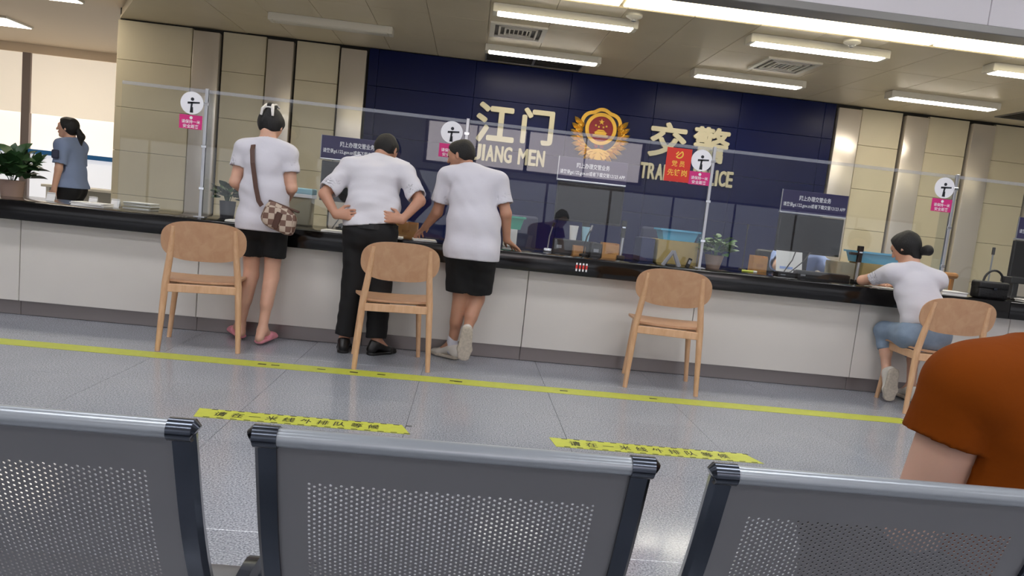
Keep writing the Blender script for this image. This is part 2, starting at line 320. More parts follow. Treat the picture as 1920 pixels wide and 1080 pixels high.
# dim grey filing counter under the far window
t = thing('office_desk', 'pale office desk behind the counter by the far window', 'desk', (-5.3, 11.6, 0))
MB().bbox(-1.2, 1.2, -0.35, 0.35, 0.71, 0.75, 0.005).build('desk_top', 'lamp_white', t); MB().box(-1.15, -1.1, -0.3, 0.3, 0, 0.71).build('side_panel', 'lamp_white', t); MB().box(1.1, 1.15, -0.3, 0.3, 0, 0.71).build('side_panel', 'lamp_white', t); MB().box(-1.1, 1.1, 0.25, 0.28, 0.2, 0.71).build('back_panel', 'lamp_white', t)

# ------------------------------------------------------------------ ceiling fixtures
def tube_lamp(x, y, label, lit=True):
    l = thing('tube_lamp', label, 'ceiling lamp', (x, y, CZ), group='fluorescent tube lamps over the counter' if lit else None)
    h = MB(); h.bbox(-0.66, 0.66, -0.08, 0.08, -0.03, 0.0, 0.006); h.bbox(-0.66, 0.66, -0.08, -0.07, -0.075, -0.02, 0.003); h.bbox(-0.66, 0.66, 0.07, 0.08, -0.075, -0.02, 0.003)
    h.build('tray', 'lamp_white', l)
    for s in (-1, 1): MB().bbox(s * 0.648 - 0.024, s * 0.648 + 0.024, -0.081, 0.081, -0.082, -0.002, 0.008).build('end_cap', 'lamp_white', l)
    MB().bbox(-0.625, 0.625, -0.069, 0.069, -0.086, -0.031, 0.012, seg=3).build('diffuser', 'tube' if lit else 'tube_off', l, smooth=True)
    return l
tube_lamp(0.70, 6.76, 'lit tube lamp nearest the cove, above the Chinese characters and emblem')
tube_lamp(0.66, 8.42, 'lit tube lamp against the navy wall beside the dark grille')
tube_lamp(3.09, 6.70, 'lit tube lamp with a white dome detector at its end, right of centre')
tube_lamp(3.08, 8.36, 'lit tube lamp above the second pair of Chinese characters')
tube_lamp(5.42, 6.66, 'lit tube lamp cut off by the right edge of the picture')
tube_lamp(5.42, 8.28, 'lit tube lamp above the steel pilasters right of the navy wall')
tube_lamp(-1.71, 8.18, 'unlit tube lamp on the ceiling above the cream wall', lit=False)
def diffuser(x, y, w_, label, rotz=0.0):
    d = thing('air_diffuser', label, 'air vent', (x, y, CZ), rotz, group='square ceiling air diffusers')
    fr = MB(); h = w_ / 2
    for r0, r1 in ((h, h - 0.05), (h - 0.09, h - 0.11), (h - 0.15, h - 0.17)):
        for (a, b, c, d_) in ((-r0, r0, -r0, -r1), (-r0, r0, r1, r0), (-r0, -r1, -r1, r1), (r1, r0, -r1, r1)): fr.box(a, b, c, d_, -0.02, 0.0)
    fr.build('frame', 'lamp_white', d); MB().box(-h + 0.02, h - 0.02, -h + 0.02, h - 0.02, -0.004, 0.0).build('backing', 'grille_dark', d)
    for q in range(5):
        xq = -0.09 + q * 0.045; MB().box(xq, xq + 0.012, -h + 0.17, h - 0.17, -0.018, -0.004).build('slat', 'lamp_white', d)
diffuser(0.31, 7.64, 0.58, 'square air diffuser between the two lamps over the emblem')
diffuser(3.2, 7.68, 0.58, 'square air diffuser behind the lamp with the dome detector')
def grille(x, y, n, label):
    g = thing('return_grille', label, 'air vent', (x, y, CZ), group='dark return air grilles')
    for q in range(n):
        o = (q - (n - 1) / 2) * 0.6
        p = MB().box(o - 0.285, o + 0.285, -0.26, 0.26, -0.006, 0.0).build('panel', 'grille_dark', g)
        f = MB(); f.box(o - 0.3, o + 0.3, -0.275, -0.255, -0.014, 0); f.box(o - 0.3, o + 0.3, 0.255, 0.275, -0.014, 0); f.box(o - 0.3, o - 0.285, -0.26, 0.26, -0.014, 0); f.box(o + 0.285, o + 0.3, -0.26, 0.26, -0.014, 0)
        f.build('frame', 'trim_grey', g)
        for k in range(8): MB().box(o - 0.285, o + 0.285, -0.245 + k * 0.065, -0.23 + k * 0.065, -0.011, -0.004).build('slat', 'dark_gap', g)
grille(0.6, 8.98, 2, 'dark double return grille in the ceiling beside the navy wall')
grille(6.9, 8.7, 1, 'dark return grille at the right edge above the last pilaster')
for x, y, lb in ((1.29, 6.53, 'white dome detector at the end of the lamp above the emblem'), (3.3, 6.48, 'white dome detector beside the brightest cove strip')):
    d = thing('dome_detector', lb, 'detector', (x, y, CZ), group='dome detectors')
    MB().lathe([(0.075, 0.0), (0.075, -0.02), (0.06, -0.03), (0.03, -0.045), (0.0, -0.05)], 20).build('body', 'lamp_white', d, smooth=True)
    MB().lathe([(0.02, -0.04), (0.02, -0.06), (0.005, -0.064)], 12).build('sensor', 'grey_plastic', d, smooth=True)
mat('office_lamp', '#fff2dc', 0.4, emit=8.5)
d = thing('panel_lamp', 'white panel lamp in the office ceiling at the top picture edge', 'ceiling lamp', (-5.35, 9.0, CZ + 0.128))
MB().bbox(-0.42, 0.42, -0.32, 0.32, -0.03, 0, 0.005).build('housing', 'lamp_white', d); MB().bbox(-0.4, 0.4, -0.3, 0.3, -0.036, -0.028, 0.003).build('diffuser', 'office_lamp', d)
d = thing('panel_lamp', 'square white panel lamp in the office ceiling by the far window', 'ceiling lamp', (-7.25, 11.2, CZ + 0.128))
MB().bbox(-0.42, 0.42, -0.32, 0.32, -0.03, 0, 0.005).build('housing', 'lamp_white', d); MB().bbox(-0.4, 0.4, -0.3, 0.3, -0.036, -0.028, 0.003).build('diffuser', 'office_lamp', d)

# ------------------------------------------------------------------ service counter
CT = 0.81
ctr = thing('service_counter', 'long white panelled service counter front under the black worktop', 'counter', (0, 5.2, 0))
jo = [-6.8, -5.55, -4.33, -3.1, -1.88, -0.7, 0.47, 1.73, 3.0, 4.2, 5.45, 6.7, 8.0]
for a, b in zip(jo, jo[1:]):
    MB().bbox(a + 0.0025, b - 0.0025, -0.05, 0.0, 0.105, 0.68, 0.003, seg=1).build('front_panel', 'counter_white', ctr)
    MB().bbox(a + 0.001, b - 0.001, -0.02, 0.0, 0.002, 0.103, 0.002, seg=1).build('kick_plate', 'kick_steel', ctr)
MB().box(-6.8, 8.0, 0.0, 0.55, 0.0, 0.678).build('carcass', 'counter_white', ctr)
wt = thing('worktop', 'polished black granite worktop running along the whole counter', 'worktop', (0, 5.05, CT))
wj = [-6.85, -4.0, -1.3, 1.4, 4.1, 8.05]
for a, b in zip(wj, wj[1:]):
    MB().bbox(a, b - 0.0015, 0.0, 0.82, -0.13, 0.0, 0.006).build('slab', 'black_granite', wt, smooth=30)
# red and white four-figure sticker on the worktop edge
st = thing('number_sticker', 'small red and white sticker on the black worktop edge', 'sticker', (0.835, 5.048, 0.745))
for k in range(4):
    x = -0.036 + k * 0.024; MB().bbox(x - 0.006, x + 0.006, -0.001, 0.001, -0.03, 0.03, 0.0008, seg=1).build('white_mark', 'print_white', st); MB().box(x - 0.007, x + 0.007, -0.0022, -0.0012, -0.012, 0.016).build('red_mark', 'print_red', st)

# glass screen: panes, posts and fins
GY, GT = 5.32, 1.72
PX = [-2.55, -1.95, -0.08, 1.78, 3.70, 5.60, 7.5]
names = ['narrow end glass pane of the counter screen left of the first post', 'glass pane in front of the woman with the checked bag', 'glass pane behind the man in shorts, below the emblem', 'glass pane between the red poster and the seated woman', 'glass pane behind the black handbag', 'glass pane beyond the right picture edge']
for k, (a, b) in enumerate(zip(PX, PX[1:])):
    p = MB().bbox(a + 0.012, b - 0.012, -0.004, 0.004, 0.012, GT - CT, 0.0015, seg=1).build('glass_screen', 'clear_glass', None, (0, GY, CT))
    tag(p, names[k], 'glass screen', 'counter glass panes')
    MB().bbox(a + 0.012, b - 0.012, -0.0055, 0.0055, GT - CT - 0.022, GT - CT + 0.002, 0.001, seg=1).build('top_edge', 'edge_strip', p)
pn = ['first slim glass post beside the leftmost round sign', 'slim glass post hidden behind the man in shorts', 'slim aluminium glass post beside the red poster', 'slim glass post beside the seated woman', 'slim glass post at the far right end of the screen']
for k, x in enumerate(PX[1:-1]):
    p = thing('screen_post', pn[k], 'post', (x, GY, CT), group='glass screen posts')
    MB().bbox(-0.011, 0.011, -0.011, 0.011, 0.004, GT - CT + 0.01, 0.002).build('upright', 'alu', p)
    MB().bbox(-0.04, 0.04, -0.03, 0.03, 0.0, 0.008, 0.002).build('foot_plate', 'alu', p)
    MB().bbox(-0.0035, 0.0035, 0.012, 0.13, 0.008, GT - CT - 0.005, 0.001, seg=1).build('side_fin', 'fin_glass', p)
    for z in (0.2, 0.5, 0.8): MB().bbox(-0.018, 0.018, -0.014, -0.008, z, z + 0.02, 0.002).build('clamp', 'chrome', p)

# ------------------------------------------------------------------ lettering and emblem on the navy wall
SY = WY - 0.031
def wall_sign(label, chars, latin, lz, lx0, lx1):
    s = thing('wall_sign', label, 'sign', (0, SY, 0))
    for ch, x0, x1, z0, z1 in chars:
        mo('character', text_mesh('character', ch, 'letter_cream', x1 - x0 - 0.03, z1 - z0 - 0.03, 0.035, heavy=0.0145), s, ((x0 + x1) / 2, 0, (z0 + z1) / 2))
    n = len(latin); adv = {'I': 0.5, ' ': 0.6, 'M': 1.2, 'J': 0.85, 'L': 0.85, 'E': 0.9, 'F': 0.85}
    tot = sum(adv.get(c, 1.0) for c in latin); u = (lx1 - lx0) / tot; x = lx0
    for c in latin:
        a = adv.get(c, 1.0) * u
        if c != ' ': mo('letter', text_mesh('letter', c, 'letter_cream', a * 0.82 if c != 'I' else a * 0.4, 0.195, 0.03, heavy=0.007), s, (x + a / 2, 0, lz))
        x += a
wall_sign('raised cream Chinese characters over Latin letters left of the emblem', [('江', -0.04, 0.47, 1.93, 2.44), ('门', 0.55, 0.97, 1.97, 2.43)], 'JIANG MEN', 1.80, -0.03, 0.90)
wall_sign('raised cream Chinese characters over Latin letters right of the emblem', [('交', 2.23, 2.74, 1.99, 2.45), ('警', 2.81, 3.31, 1.99, 2.45)], 'TRAFFIC POLICE', 1.80, 2.16, 3.42)
em = thing('wall_emblem', 'gold and red police emblem with a wreath on the navy wall', 'emblem', (1.58, SY, 2.21))
def ringpoly(f, n): return [(f(t) * math.cos(t), f(t) * math.sin(t)) for t in [2 * math.pi * k / n for k in range(n)]]
def ring(rin, rout, y0, y1, n=72, cz=0.0, cx=0.0):
    m = MB(); vs = []; fs = []
    for k in range(n):
        t = 2 * math.pi * k / n
        for r, y in ((rout(t), y0), (rout(t), y1), (rin(t), y1), (rin(t), y0)): vs.append((cx + r * math.cos(t), y, cz + r * math.sin(t)))
    for k in range(n):
        q = (k + 1) % n
        for i in range(4): fs.append((k * 4 + i, k * 4 + (i + 1) % 4, q * 4 + (i + 1) % 4, q * 4 + i))
    return m.add(vs, fs)
MB().prism_xz([(x, z * 0.97) for x, z in ringpoly(lambda t: 0.285, 40)], -0.02, 0.0).build('backing', 'badge_navy', em)
sc_ = lambda t: 0.285 + 0.025 * abs(math.sin(4 * t + math.pi / 2)) if math.sin(t) > -0.1 else 0.27
ring(lambda t: sc_(t) - 0.035, lambda t: sc_(t) + 0.012, -0.045, -0.005).build('scalloped_rim', 'gold', em, smooth=True)
MB().prism_xz([(x, z + 0.05) for x, z in ringpoly(lambda t: 0.165, 36)], -0.05, -0.015).build('red_disc', 'badge_red', em)
ring(lambda t: 0.16, lambda t: 0.205, -0.06, -0.015, cz=0.05).build('inner_ring', 'gold', em, smooth=True)
def star(r, cx, cz, y0, y1): return MB().prism_xz([(cx + (r if i % 2 == 0 else r * 0.4) * math.sin(i * math.pi / 5), cz + (r if i % 2 == 0 else r * 0.4) * math.cos(i * math.pi / 5)) for i in range(10)], y0, y1)
star(0.04, 0, 0.14, -0.058, -0.048).build('star', 'gold', em)
for ax, az in ((-0.07, 0.07), (-0.03, 0.055), (0.03, 0.055), (0.07, 0.07)): star(0.018, ax, az + 0.02, -0.058, -0.048).build('star', 'gold', em)
g = MB(); g.box(-0.1, 0.1, -0.06, -0.048, -0.05, -0.02); g.box(-0.075, 0.075, -0.06, -0.048, -0.02, 0.0); g.prism_xz([(-0.09, 0.0), (0.09, 0.0), (0.06, 0.018), (-0.06, 0.018)], -0.062, -0.048); g.prism_xz([(-0.06, 0.022), (0.06, 0.022), (0.035, 0.04), (-0.035, 0.04)], -0.062, -0.048)
g.build('gate_relief', 'gold', em)
MB().prism_xz([(-0.13, -0.135), (0.13, -0.135), (0.15, -0.2), (-0.15, -0.2)], -0.04, -0.018).build('name_band', 'badge_navy', em)
mo('lettering', text_mesh('lettering', '警 察', 'badge_red', 0.13, 0.055, 0.004, 0.01), em, (0, -0.041, -0.168))
leaf = MB(); lp = [(0, 0.0, 0.012), (0.03, 0.026, 0.02), (0.07, 0.032, 0.022), (0.11, 0.02, 0.016), (0.14, 0.0, 0.008)]
vs = []; fs = []
for x, hw, dy in lp: vs += [(x, 0, hw), (x, -dy - 0.012, 0), (x, 0, -hw)]
for i in range(4): fs += [(i * 3, i * 3 + 1, i * 3 + 4, i * 3 + 3), (i * 3 + 1, i * 3 + 2, i * 3 + 5, i * 3 + 4)]
leaf.add(vs, fs); lme = leaf.mesh('leaf', 'gold', True)
for s in (-1, 1):
    for k in range(9):
        for q, rr in enumerate((0.25, 0.3)):
            t = math.radians(-88 + k * 12.5 + q * 5); x = s * rr * 0.93 * math.cos(t); z = rr * math.sin(t) * 0.98
            d = t + math.radians(55 - 25 * q)
            o = mo('leaf', lme, em, (x, -0.03 - 0.006 * q, z)); o.rotation_euler = (0, -d if s > 0 else -(math.pi - d), 0); o.scale = (0.8 + 0.1 * q, 1, 1.0)
MB().prism_xz([(-0.16, -0.26), (-0.1, -0.22), (0, -0.2), (0.1, -0.22), (0.16, -0.26), (0.1, -0.33), (0, -0.35), (-0.1, -0.33)], -0.055, -0.02).build('wreath_knot', 'gold', em)

# ------------------------------------------------------------------ round distance signs and poster stuck on the glass
SGY = GY - 0.0055
def round_sign(x, label):
    s = thing('round_sign', label, 'sign', (x, SGY, 1.49), group='round keep-distance signs on the glass')
    MB().prism_xz([(a, b + 0.128) for a, b in ringpoly(lambda t: 0.08, 36)], -0.002, 0.0).build('disc', 'sign_white', s)
    f = MB(); f.prism_xz([(-0.012, 0.06), (0.0, 0.06), (0.008, 0.135), (-0.006, 0.135)], -0.003, -0.0021); f.prism_xz([(-0.03, 0.135), (0.055, 0.14), (0.055, 0.128), (-0.03, 0.12)], -0.003, -0.0021); f.prism_xz([(a * 0.012 / 0.08 + 0.003, b * 0.012 / 0.08 + 0.155) for a, b in ringpoly(lambda t: 0.08, 14)], -0.003, -0.0021)
    f.prism_xz([(-0.005, 0.06), (0.012, 0.06), (0.009, 0.1), (0.0, 0.1)], -0.003, -0.0021)
    f.build('figure', 'print_dark', s)
    p = MB().box(-0.082, 0.078, -0.002, 0.0, -0.055, 0.043).build('plate', 'sign_pink', s)
    MB().prism_xz(ringpoly(lambda t: 0.011, 14), -0.003, -0.0021).xf(Matrix.Translation((0, 0, 0.024))).build('print_dot', 'print_white', p)
    mo('lettering', text_mesh('lettering', '请保持一米', 'print_white', 0.13, 0.026, fat=0.01), p, (0, -0.0026, -0.004)); mo('lettering', text_mesh('lettering', '安全距离', 'print_white', 0.11, 0.026, fat=0.01), p, (0, -0.0026, -0.036))
round_sign(-2.05, 'round white sign over a pink plate, leftmost on the glass')
round_sign(-0.19, 'round white sign over a pink plate, half hidden behind the man in shorts')
round_sign(1.69, 'round white sign over a pink plate, touching the red poster')
round_sign(3.61, 'round white sign over a pink plate above the seated woman')
ps = thing('red_poster', 'red poster with gold hammer emblem and gold characters on the glass', 'poster', (1.515, SGY, 1.44))
MB().box(-0.095, 0.095, -0.002, 0.0, 0.0, 0.25).build('sheet', 'poster_red', ps); MB().box(-0.095, 0.095, -0.0026, -0.002, 0.0, 0.022).build('bottom_band', 'print_red', ps)
e = MB(); e.add(*[(lambda m: (m.v, m.f))(MB().tube([(0.028 * math.cos(a), 0, 0.205 + 0.028 * math.sin(a)) for a in [math.radians(d) for d in range(-130, 60, 12)]], 0.005, 6))][0]); e.prism_xz([(-0.026, 0.185), (-0.02, 0.18), (0.022, 0.222), (0.016, 0.228)], -0.003, -0.0022); e.prism_xz([(-0.028, 0.205), (-0.01, 0.226), (-0.003, 0.22), (-0.02, 0.2)], -0.003, -0.0022)
e.v = [(x, min(-0.0022, max(y, -0.0036)), z) for x, y, z in e.v]; e.build('party_emblem', 'print_gold', ps)
mo('lettering', text_mesh('lettering', '党 员', 'print_gold', 0.10, 0.045, fat=0.01), ps, (0, -0.0026, 0.135)); mo('lettering', text_mesh('lettering', '先锋岗', 'print_gold', 0.15, 0.05, fat=0.01), ps, (0, -0.0026, 0.068))

# ------------------------------------------------------------------ monitors with navy signs on top
def monitor(x, zb, label, slabel, y=5.76, rotz=0.0):
    m = thing('monitor', label, 'monitor', (x, y, CT), rotz, group='monitors on the counter')
    zb -= CT
    MB().bbox(-0.275, 0.275, -0.012, 0.022, zb, zb + 0.315, 0.006).build('bezel', 'black_plastic', m); MB().bbox(-0.265, 0.265, -0.0145, -0.011, zb + 0.018, zb + 0.305, 0.001, seg=1).build('screen', 'black_gloss', m)
    MB().bbox(-0.03, 0.03, 0.02, 0.05, 0.012, zb + 0.2, 0.006).build('stand_neck', 'black_plastic', m); MB().bbox(-0.12, 0.12, -0.07, 0.10, 0.0, 0.014, 0.006).build('stand_base', 'black_plastic', m)
    s = thing('notice_board', slabel, 'sign', (x, y - 0.02, zb + CT + 0.32), rotz, group='navy notice boards over the monitors')
    b = MB().bbox(-0.285, 0.275, -0.004, 0.004, 0.012, 0.19, 0.002).build('board', 'sign_navy', s); MB().bbox(-0.285, 0.275, -0.01, 0.03, 0.0, 0.012, 0.002).build('rail', 'alu', s)
    MB().bbox(-0.29, -0.284, -0.005, 0.005, 0.0, 0.192, 0.001, seg=1).build('edge_strip', 'alu', s)
    mo('lettering', text_mesh('lettering', '网上办理交管业务', 'print_white', 0.27, 0.042, fat=0.012), s, (-0.005, -0.0048, 0.132)); mo('lettering', text_mesh('lettering', '请登录gd.122.gov.cn或者下载交管12123 APP', 'print_white', 0.53, 0.04, fat=0.012), s, (-0.005, -0.0048, 0.072))
    return m
monitor(-0.925, 1.02, 'black monitor partly hidden behind the man in the white shirt', 'navy notice board above the monitor between the woman and the white-shirted man')
monitor(0.955, 1.06, 'black monitor under the emblem with its back to the navy wall', 'navy notice board directly below the gold emblem')
monitor(2.82, 0.995, 'black monitor in front of the seated officer in light blue', 'navy notice board left of the seated woman')
monitor(4.88, 0.98, 'black monitor cut off by the right picture edge', 'navy notice board cut off by the right picture edge')
for x, y, pts, lb in ((2.66, 5.6, [(0.0, 0.02, 0.2), (-0.05, -0.05, 0.13), (-0.12, -0.1, 0.05), (-0.15, -0.12, 0.006)], 'thin black cable drooping from the monitor left of the seated woman'), (2.76, 5.6, [(0.02, 0.02, 0.2), (-0.06, -0.06, 0.13), (-0.17, -0.1, 0.04), (-0.24, -0.12, 0.006)], 'longer black cable running down to the counter left of the seated woman'), (-0.98, 5.6, [(0.02, 0.0, 0.16), (-0.02, -0.05, 0.08), (-0.06, -0.08, 0.006)], 'black cable hanging below the white-shirted man\'s elbow'), (4.52, 5.5, [(-0.18, -0.02, 0.17), (-0.2, -0.04, 0.12), (-0.22, -0.06, 0.03), (-0.24, -0.08, 0.006)], 'black cable curling beside the handbag')):
    q = []; P4 = [Vector(p) for p in pts]
    for i in range(len(P4) - 1):
        for s_ in range(5): q.append(P4[i].lerp(P4[i + 1], s_ / 5))
    q.append(P4[-1]); o = MB().tube(q, 0.0045, 6).build('cable', 'black_plastic', None, (x, y, CT), smooth=True); tag(o, lb, 'cable')

# ------------------------------------------------------------------ things on the counter
def basket(name, label, x, y, z, w_, d_, h, m):
    b = thing(name, label, 'basket', (x, y, z)); o = MB()
    tw, td, bw, bd = w_ / 2, d_ / 2, w_ / 2 - 0.025, d_ / 2 - 0.02; th = 0.004
    vo = [(-bw, -bd, 0), (bw, -bd, 0), (bw, bd, 0), (-bw, bd, 0), (-tw, -td, h), (tw, -td, h), (tw, td, h), (-tw, td, h)]
    vi = [(-bw + th, -bd + th, th), (bw - th, -bd + th, th), (bw - th, bd - th, th), (-bw + th, bd - th, th), (-tw + th, -td + th, h), (tw - th, -td + th, h), (tw - th, td - th, h), (-tw + th, td - th, h)]
    o.add(vo + vi, [(0, 3, 2, 1), (0, 1, 5, 4), (1, 2, 6, 5), (2, 3, 7, 6), (3, 0, 4, 7), (8, 9, 10, 11), (8, 12, 13, 9), (9, 13, 14, 10), (10, 14, 15, 11), (11, 15, 12, 8), (4, 5, 13, 12), (5, 6, 14, 13), (6, 7, 15, 14), (7, 4, 12, 15)])
    o.build('tub', m, b); r = MB()
    r.box(-tw - 0.012, tw + 0.012, -td - 0.012, -td, h - 0.012, h + 0.002); r.box(-tw - 0.012, tw + 0.012, td, td + 0.012, h - 0.012, h + 0.002); r.box(-tw - 0.012, -tw, -td, td, h - 0.012, h + 0.002); r.box(tw, tw + 0.012, -td, td, h - 0.012, h + 0.002)
    r.build('rim', m, b)
def carton(label, x, y, z, w_, d_, h, m, seam='box_kraft_side', rotz=0.0, name='carton'):
    b = thing(name, label, 'box', (x, y, z), rotz)
    MB().bbox(-w_ / 2, w_ / 2, -d_ / 2, d_ / 2, 0, h - 0.004, 0.003, seg=1).build('body', m, b)
    MB().bbox(-w_ / 2, w_ / 2, -d_ / 2, -0.002, h - 0.006, h, 0.0015, seg=1).build('flap', m, b); MB().bbox(-w_ / 2, w_ / 2, 0.002, d_ / 2, h - 0.006, h, 0.0015, seg=1).build('flap', m, b)
    MB().box(-w_ / 2 - 0.001, -w_ / 2 + 0.0005, -d_ / 2 + 0.004, d_ / 2 - 0.004, 0.004, h - 0.008).build('side_sheet', seam, b)
carton('yellowish file box under the blue basket beside the red poster', 1.66, 5.64, CT, 0.32, 0.24, 0.185, 'box_kraft')
basket('plastic_basket', 'bright blue plastic basket on the file box near the potted plant', 1.67, 5.64, CT + 0.186, 0.30, 0.2, 0.085, 'basket_blue')
carton('dark navy file box left of the yellowish box', 1.425, 5.66, CT, 0.11, 0.22, 0.185, 'box_navy', 'box_navy', name='file_box')
carton('yellowish box under the blue basket beside the seated woman', 3.36, 5.64, CT, 0.34, 0.22, 0.165, 'box_kraft')
carton('grey-beige square box behind the document camera left of the seated woman', 3.08, 5.68, CT, 0.15, 0.2, 0.155, 'box_grey', 'box_grey', name='file_box')
basket('plastic_basket', 'sky blue plastic basket behind the seated woman\'s shoulder', 3.36, 5.64, CT + 0.166, 0.44, 0.2, 0.09, 'basket_blue')
carton('white box under the teal basket by the man\'s hand', 0.34, 5.72, CT, 0.1, 0.14, 0.14, 'paper', 'paper', name='file_box')
basket('plastic_basket', 'teal green plastic basket beside the man in shorts', 0.355, 5.72, CT + 0.141, 0.16, 0.16, 0.1, 'basket_teal')
o = thing('storage_tub', 'pale blue lidded tub beside the woman with the checked bag', 'tub', (-1.36, 5.72, CT))
MB().bbox(-0.12, 0.12, -0.08, 0.08, 0.0, 0.24, 0.01).build('tub', 'box_grey', o); MB().bbox(-0.13, 0.13, -0.09, 0.09, 0.24, 0.29, 0.01).build('lid', 'pale_blue', o); MB().bbox(-0.131, 0.131, -0.091, 0.091, 0.215, 0.243, 0.004).build('lid_rim', 'sign_white', o)
def wooden_tray(label, x, y, w_, d_, h, m='box_wood'):
    b = thing('wooden_box', label, 'box', (x, y, CT)); o = MB(); t_ = 0.01
    o.box(-w_ / 2, w_ / 2, -d_ / 2, -d_ / 2 + t_, 0, h * 0.9); o.box(-w_ / 2, w_ / 2, d_ / 2 - t_, d_ / 2, 0, h); o.box(-w_ / 2, -w_ / 2 + t_, -d_ / 2 + t_, d_ / 2 - t_, 0, h); o.box(w_ / 2 - t_, w_ / 2, -d_ / 2 + t_, d_ / 2 - t_, 0, h); o.build('sides', m, b)
    MB().box(-w_ / 2 + t_, w_ / 2 - t_, -d_ / 2 + t_, d_ / 2 - t_, 0.0, 0.008).build('base', m, b); MB().bbox(-0.03, 0.03, -d_ / 2 - 0.002, -d_ / 2, h * 0.3, h * 0.5, 0.0008, seg=1).build('label_plate', 'desk_wood', b)
wooden_tray('small wooden box between the two men on the counter', -0.475, 5.55, 0.17, 0.13, 0.115)
wooden_tray('small wooden box left of the slim document camera', 1.115, 5.52, 0.13, 0.12, 0.115)
wooden_tray('shallow wooden box in front of the card reader', 0.87, 5.50, 0.09, 0.09, 0.07)
wooden_tray('small wooden box left of the monitor in front of the blue-shirted officer', 2.42, 5.76, 0.12, 0.1, 0.13)
def doc_camera(label, x, y, arm=True, h=0.29):
    b = thing('document_camera', label, 'document camera', (x, y, CT))
    MB().bbox(-0.03, 0.03, -0.03, 0.03, 0, 0.03, 0.004).build('base', 'black_plastic', b); MB().tube([(0, 0, 0.03), (0.004, 0, h * 0.6)], 0.0125, 12).build('column', 'alu', b, smooth=True)
    MB().bbox(-0.016, 0.016, -0.016, 0.016, h * 0.58, h * 0.84, 0.004).build('sleeve', 'black_plastic', b); MB().bbox(-0.012, 0.014, -0.014, 0.014, h * 0.82, h * 0.88, 0.002).build('hinge', 'chrome', b)
    MB().bbox(-0.018, 0.018, -0.02, 0.02, h * 0.88, h * 1.03, 0.004).build('head', 'black_plastic', b)
    if arm: MB().bbox(-0.085, 0.02, -0.012, 0.012, h * 0.77, h * 0.84, 0.004).build('arm', 'black_plastic', b)
doc_camera('slim document camera with a silver column right of the centre monitor', 1.195, 5.46, False)
doc_camera('document camera with a side arm beside the seated woman', 3.095, 5.44, True)
o = thing('signal_rod', 'thin grey rod standing behind the black handbag', 'rod', (4.22, 5.48, CT)); MB().tube([(0, 0, 0.012), (0, 0, 0.37)], 0.006, 8).build('rod', 'grey_plastic', o); MB().bbox(-0.009, 0.009, -0.009, 0.009, 0.34, 0.4, 0.003).build('tip', 'dark_grey', o); MB().lathe([(0.03, 0), (0.03, 0.01), (0.01, 0.014)], 14).build('base', 'dark_grey', o)
o = thing('signal_rod', 'thin dark microphone rod left of the blue-shirted officer', 'rod', (2.3, 5.78, CT)); MB().tube([(0, 0, 0.01), (0, 0, 0.36)], 0.005, 8).build('rod', 'black_plastic', o); MB().bbox(-0.008, 0.008, -0.008, 0.008, 0.34, 0.38, 0.003).build('tip', 'black_plastic', o); MB().lathe([(0.03, 0), (0.03, 0.01), (0.01, 0.014)], 14).build('base', 'dark_grey', o)
def terminal(label, x, y, w_, d_, h, rotz=0.0):
    b = thing('card_reader', label, 'card reader', (x, y, CT), rotz)
    MB().prism_xz([(-w_ / 2, 0.0), (w_ / 2, 0.0), (w_ / 2, h), (-w_ / 2, h)], -d_ / 2, d_ / 2).build('body', 'black_plastic', b)
    MB().bbox(-w_ / 2 + 0.01, w_ / 2 - 0.01, -d_ / 2 + 0.01, d_ / 2 - 0.01, h, h + 0.006, 0.002).build('pad', 'dark_grey', b); MB().bbox(-w_ / 2 + 0.02, -w_ / 2 + 0.06, -d_ / 2 - 0.002, -d_ / 2, h * 0.35, h * 0.6, 0.0008, seg=1).build('slot', 'grey_plastic', b)
terminal('flat black card reader below the centre monitor', 0.86, 5.60, 0.36, 0.12, 0.10)
terminal('black card reader block right of the shallow wooden box', 1.0, 5.50, 0.08, 0.09, 0.10)
terminal('long flat black scanner below the monitor in front of the officer', 2.80, 5.42, 0.42, 0.09, 0.055)
terminal('small black terminal left of the long flat scanner', 2.50, 5.42, 0.14, 0.09, 0.03)
terminal('black signature pad near the seated woman\'s elbow', 2.96, 5.53, 0.12, 0.07, 0.035)
terminal('black keypad below the man in the white shirt\'s hand', -0.78, 5.52, 0.4, 0.12, 0.05)
def cup(label, x, y, m, h=0.11):
    b = thing('paper_cup', label, 'cup', (x, y, CT + 0.107)); MB().lathe([(0.026, 0), (0.036, h), (0.033, h), (0.024, 0.006)], 18).build('wall', m, b, smooth=50); MB().lathe([(0.0375, h - 0.004), (0.0375, h + 0.003), (0.034, h + 0.003)], 18).build('rim', m, b)
cup('white paper cup on the card reader below the centre monitor', 0.83, 5.60, 'paper'); cup('white and teal paper cup beside the white one', 0.93, 5.60, 'pale_blue')
o = thing('microphone', 'black gooseneck microphone in front of the centre monitor', 'microphone', (0.90, 5.42, CT)); MB().lathe([(0.035, 0), (0.035, 0.012), (0.012, 0.02)], 16).build('base', 'black_plastic', o, smooth=30); MB().tube([(0, 0, 0.015), (0.0, 0, 0.08), (0.01, -0.01, 0.15), (0.03, -0.02, 0.2)], 0.006, 8).build('neck', 'black_plastic', o, smooth=True); MB().tube([(0.03, -0.02, 0.2), (0.04, -0.026, 0.24)], [0.011, 0.009], 10).build('head', 'chrome', o, smooth=True)
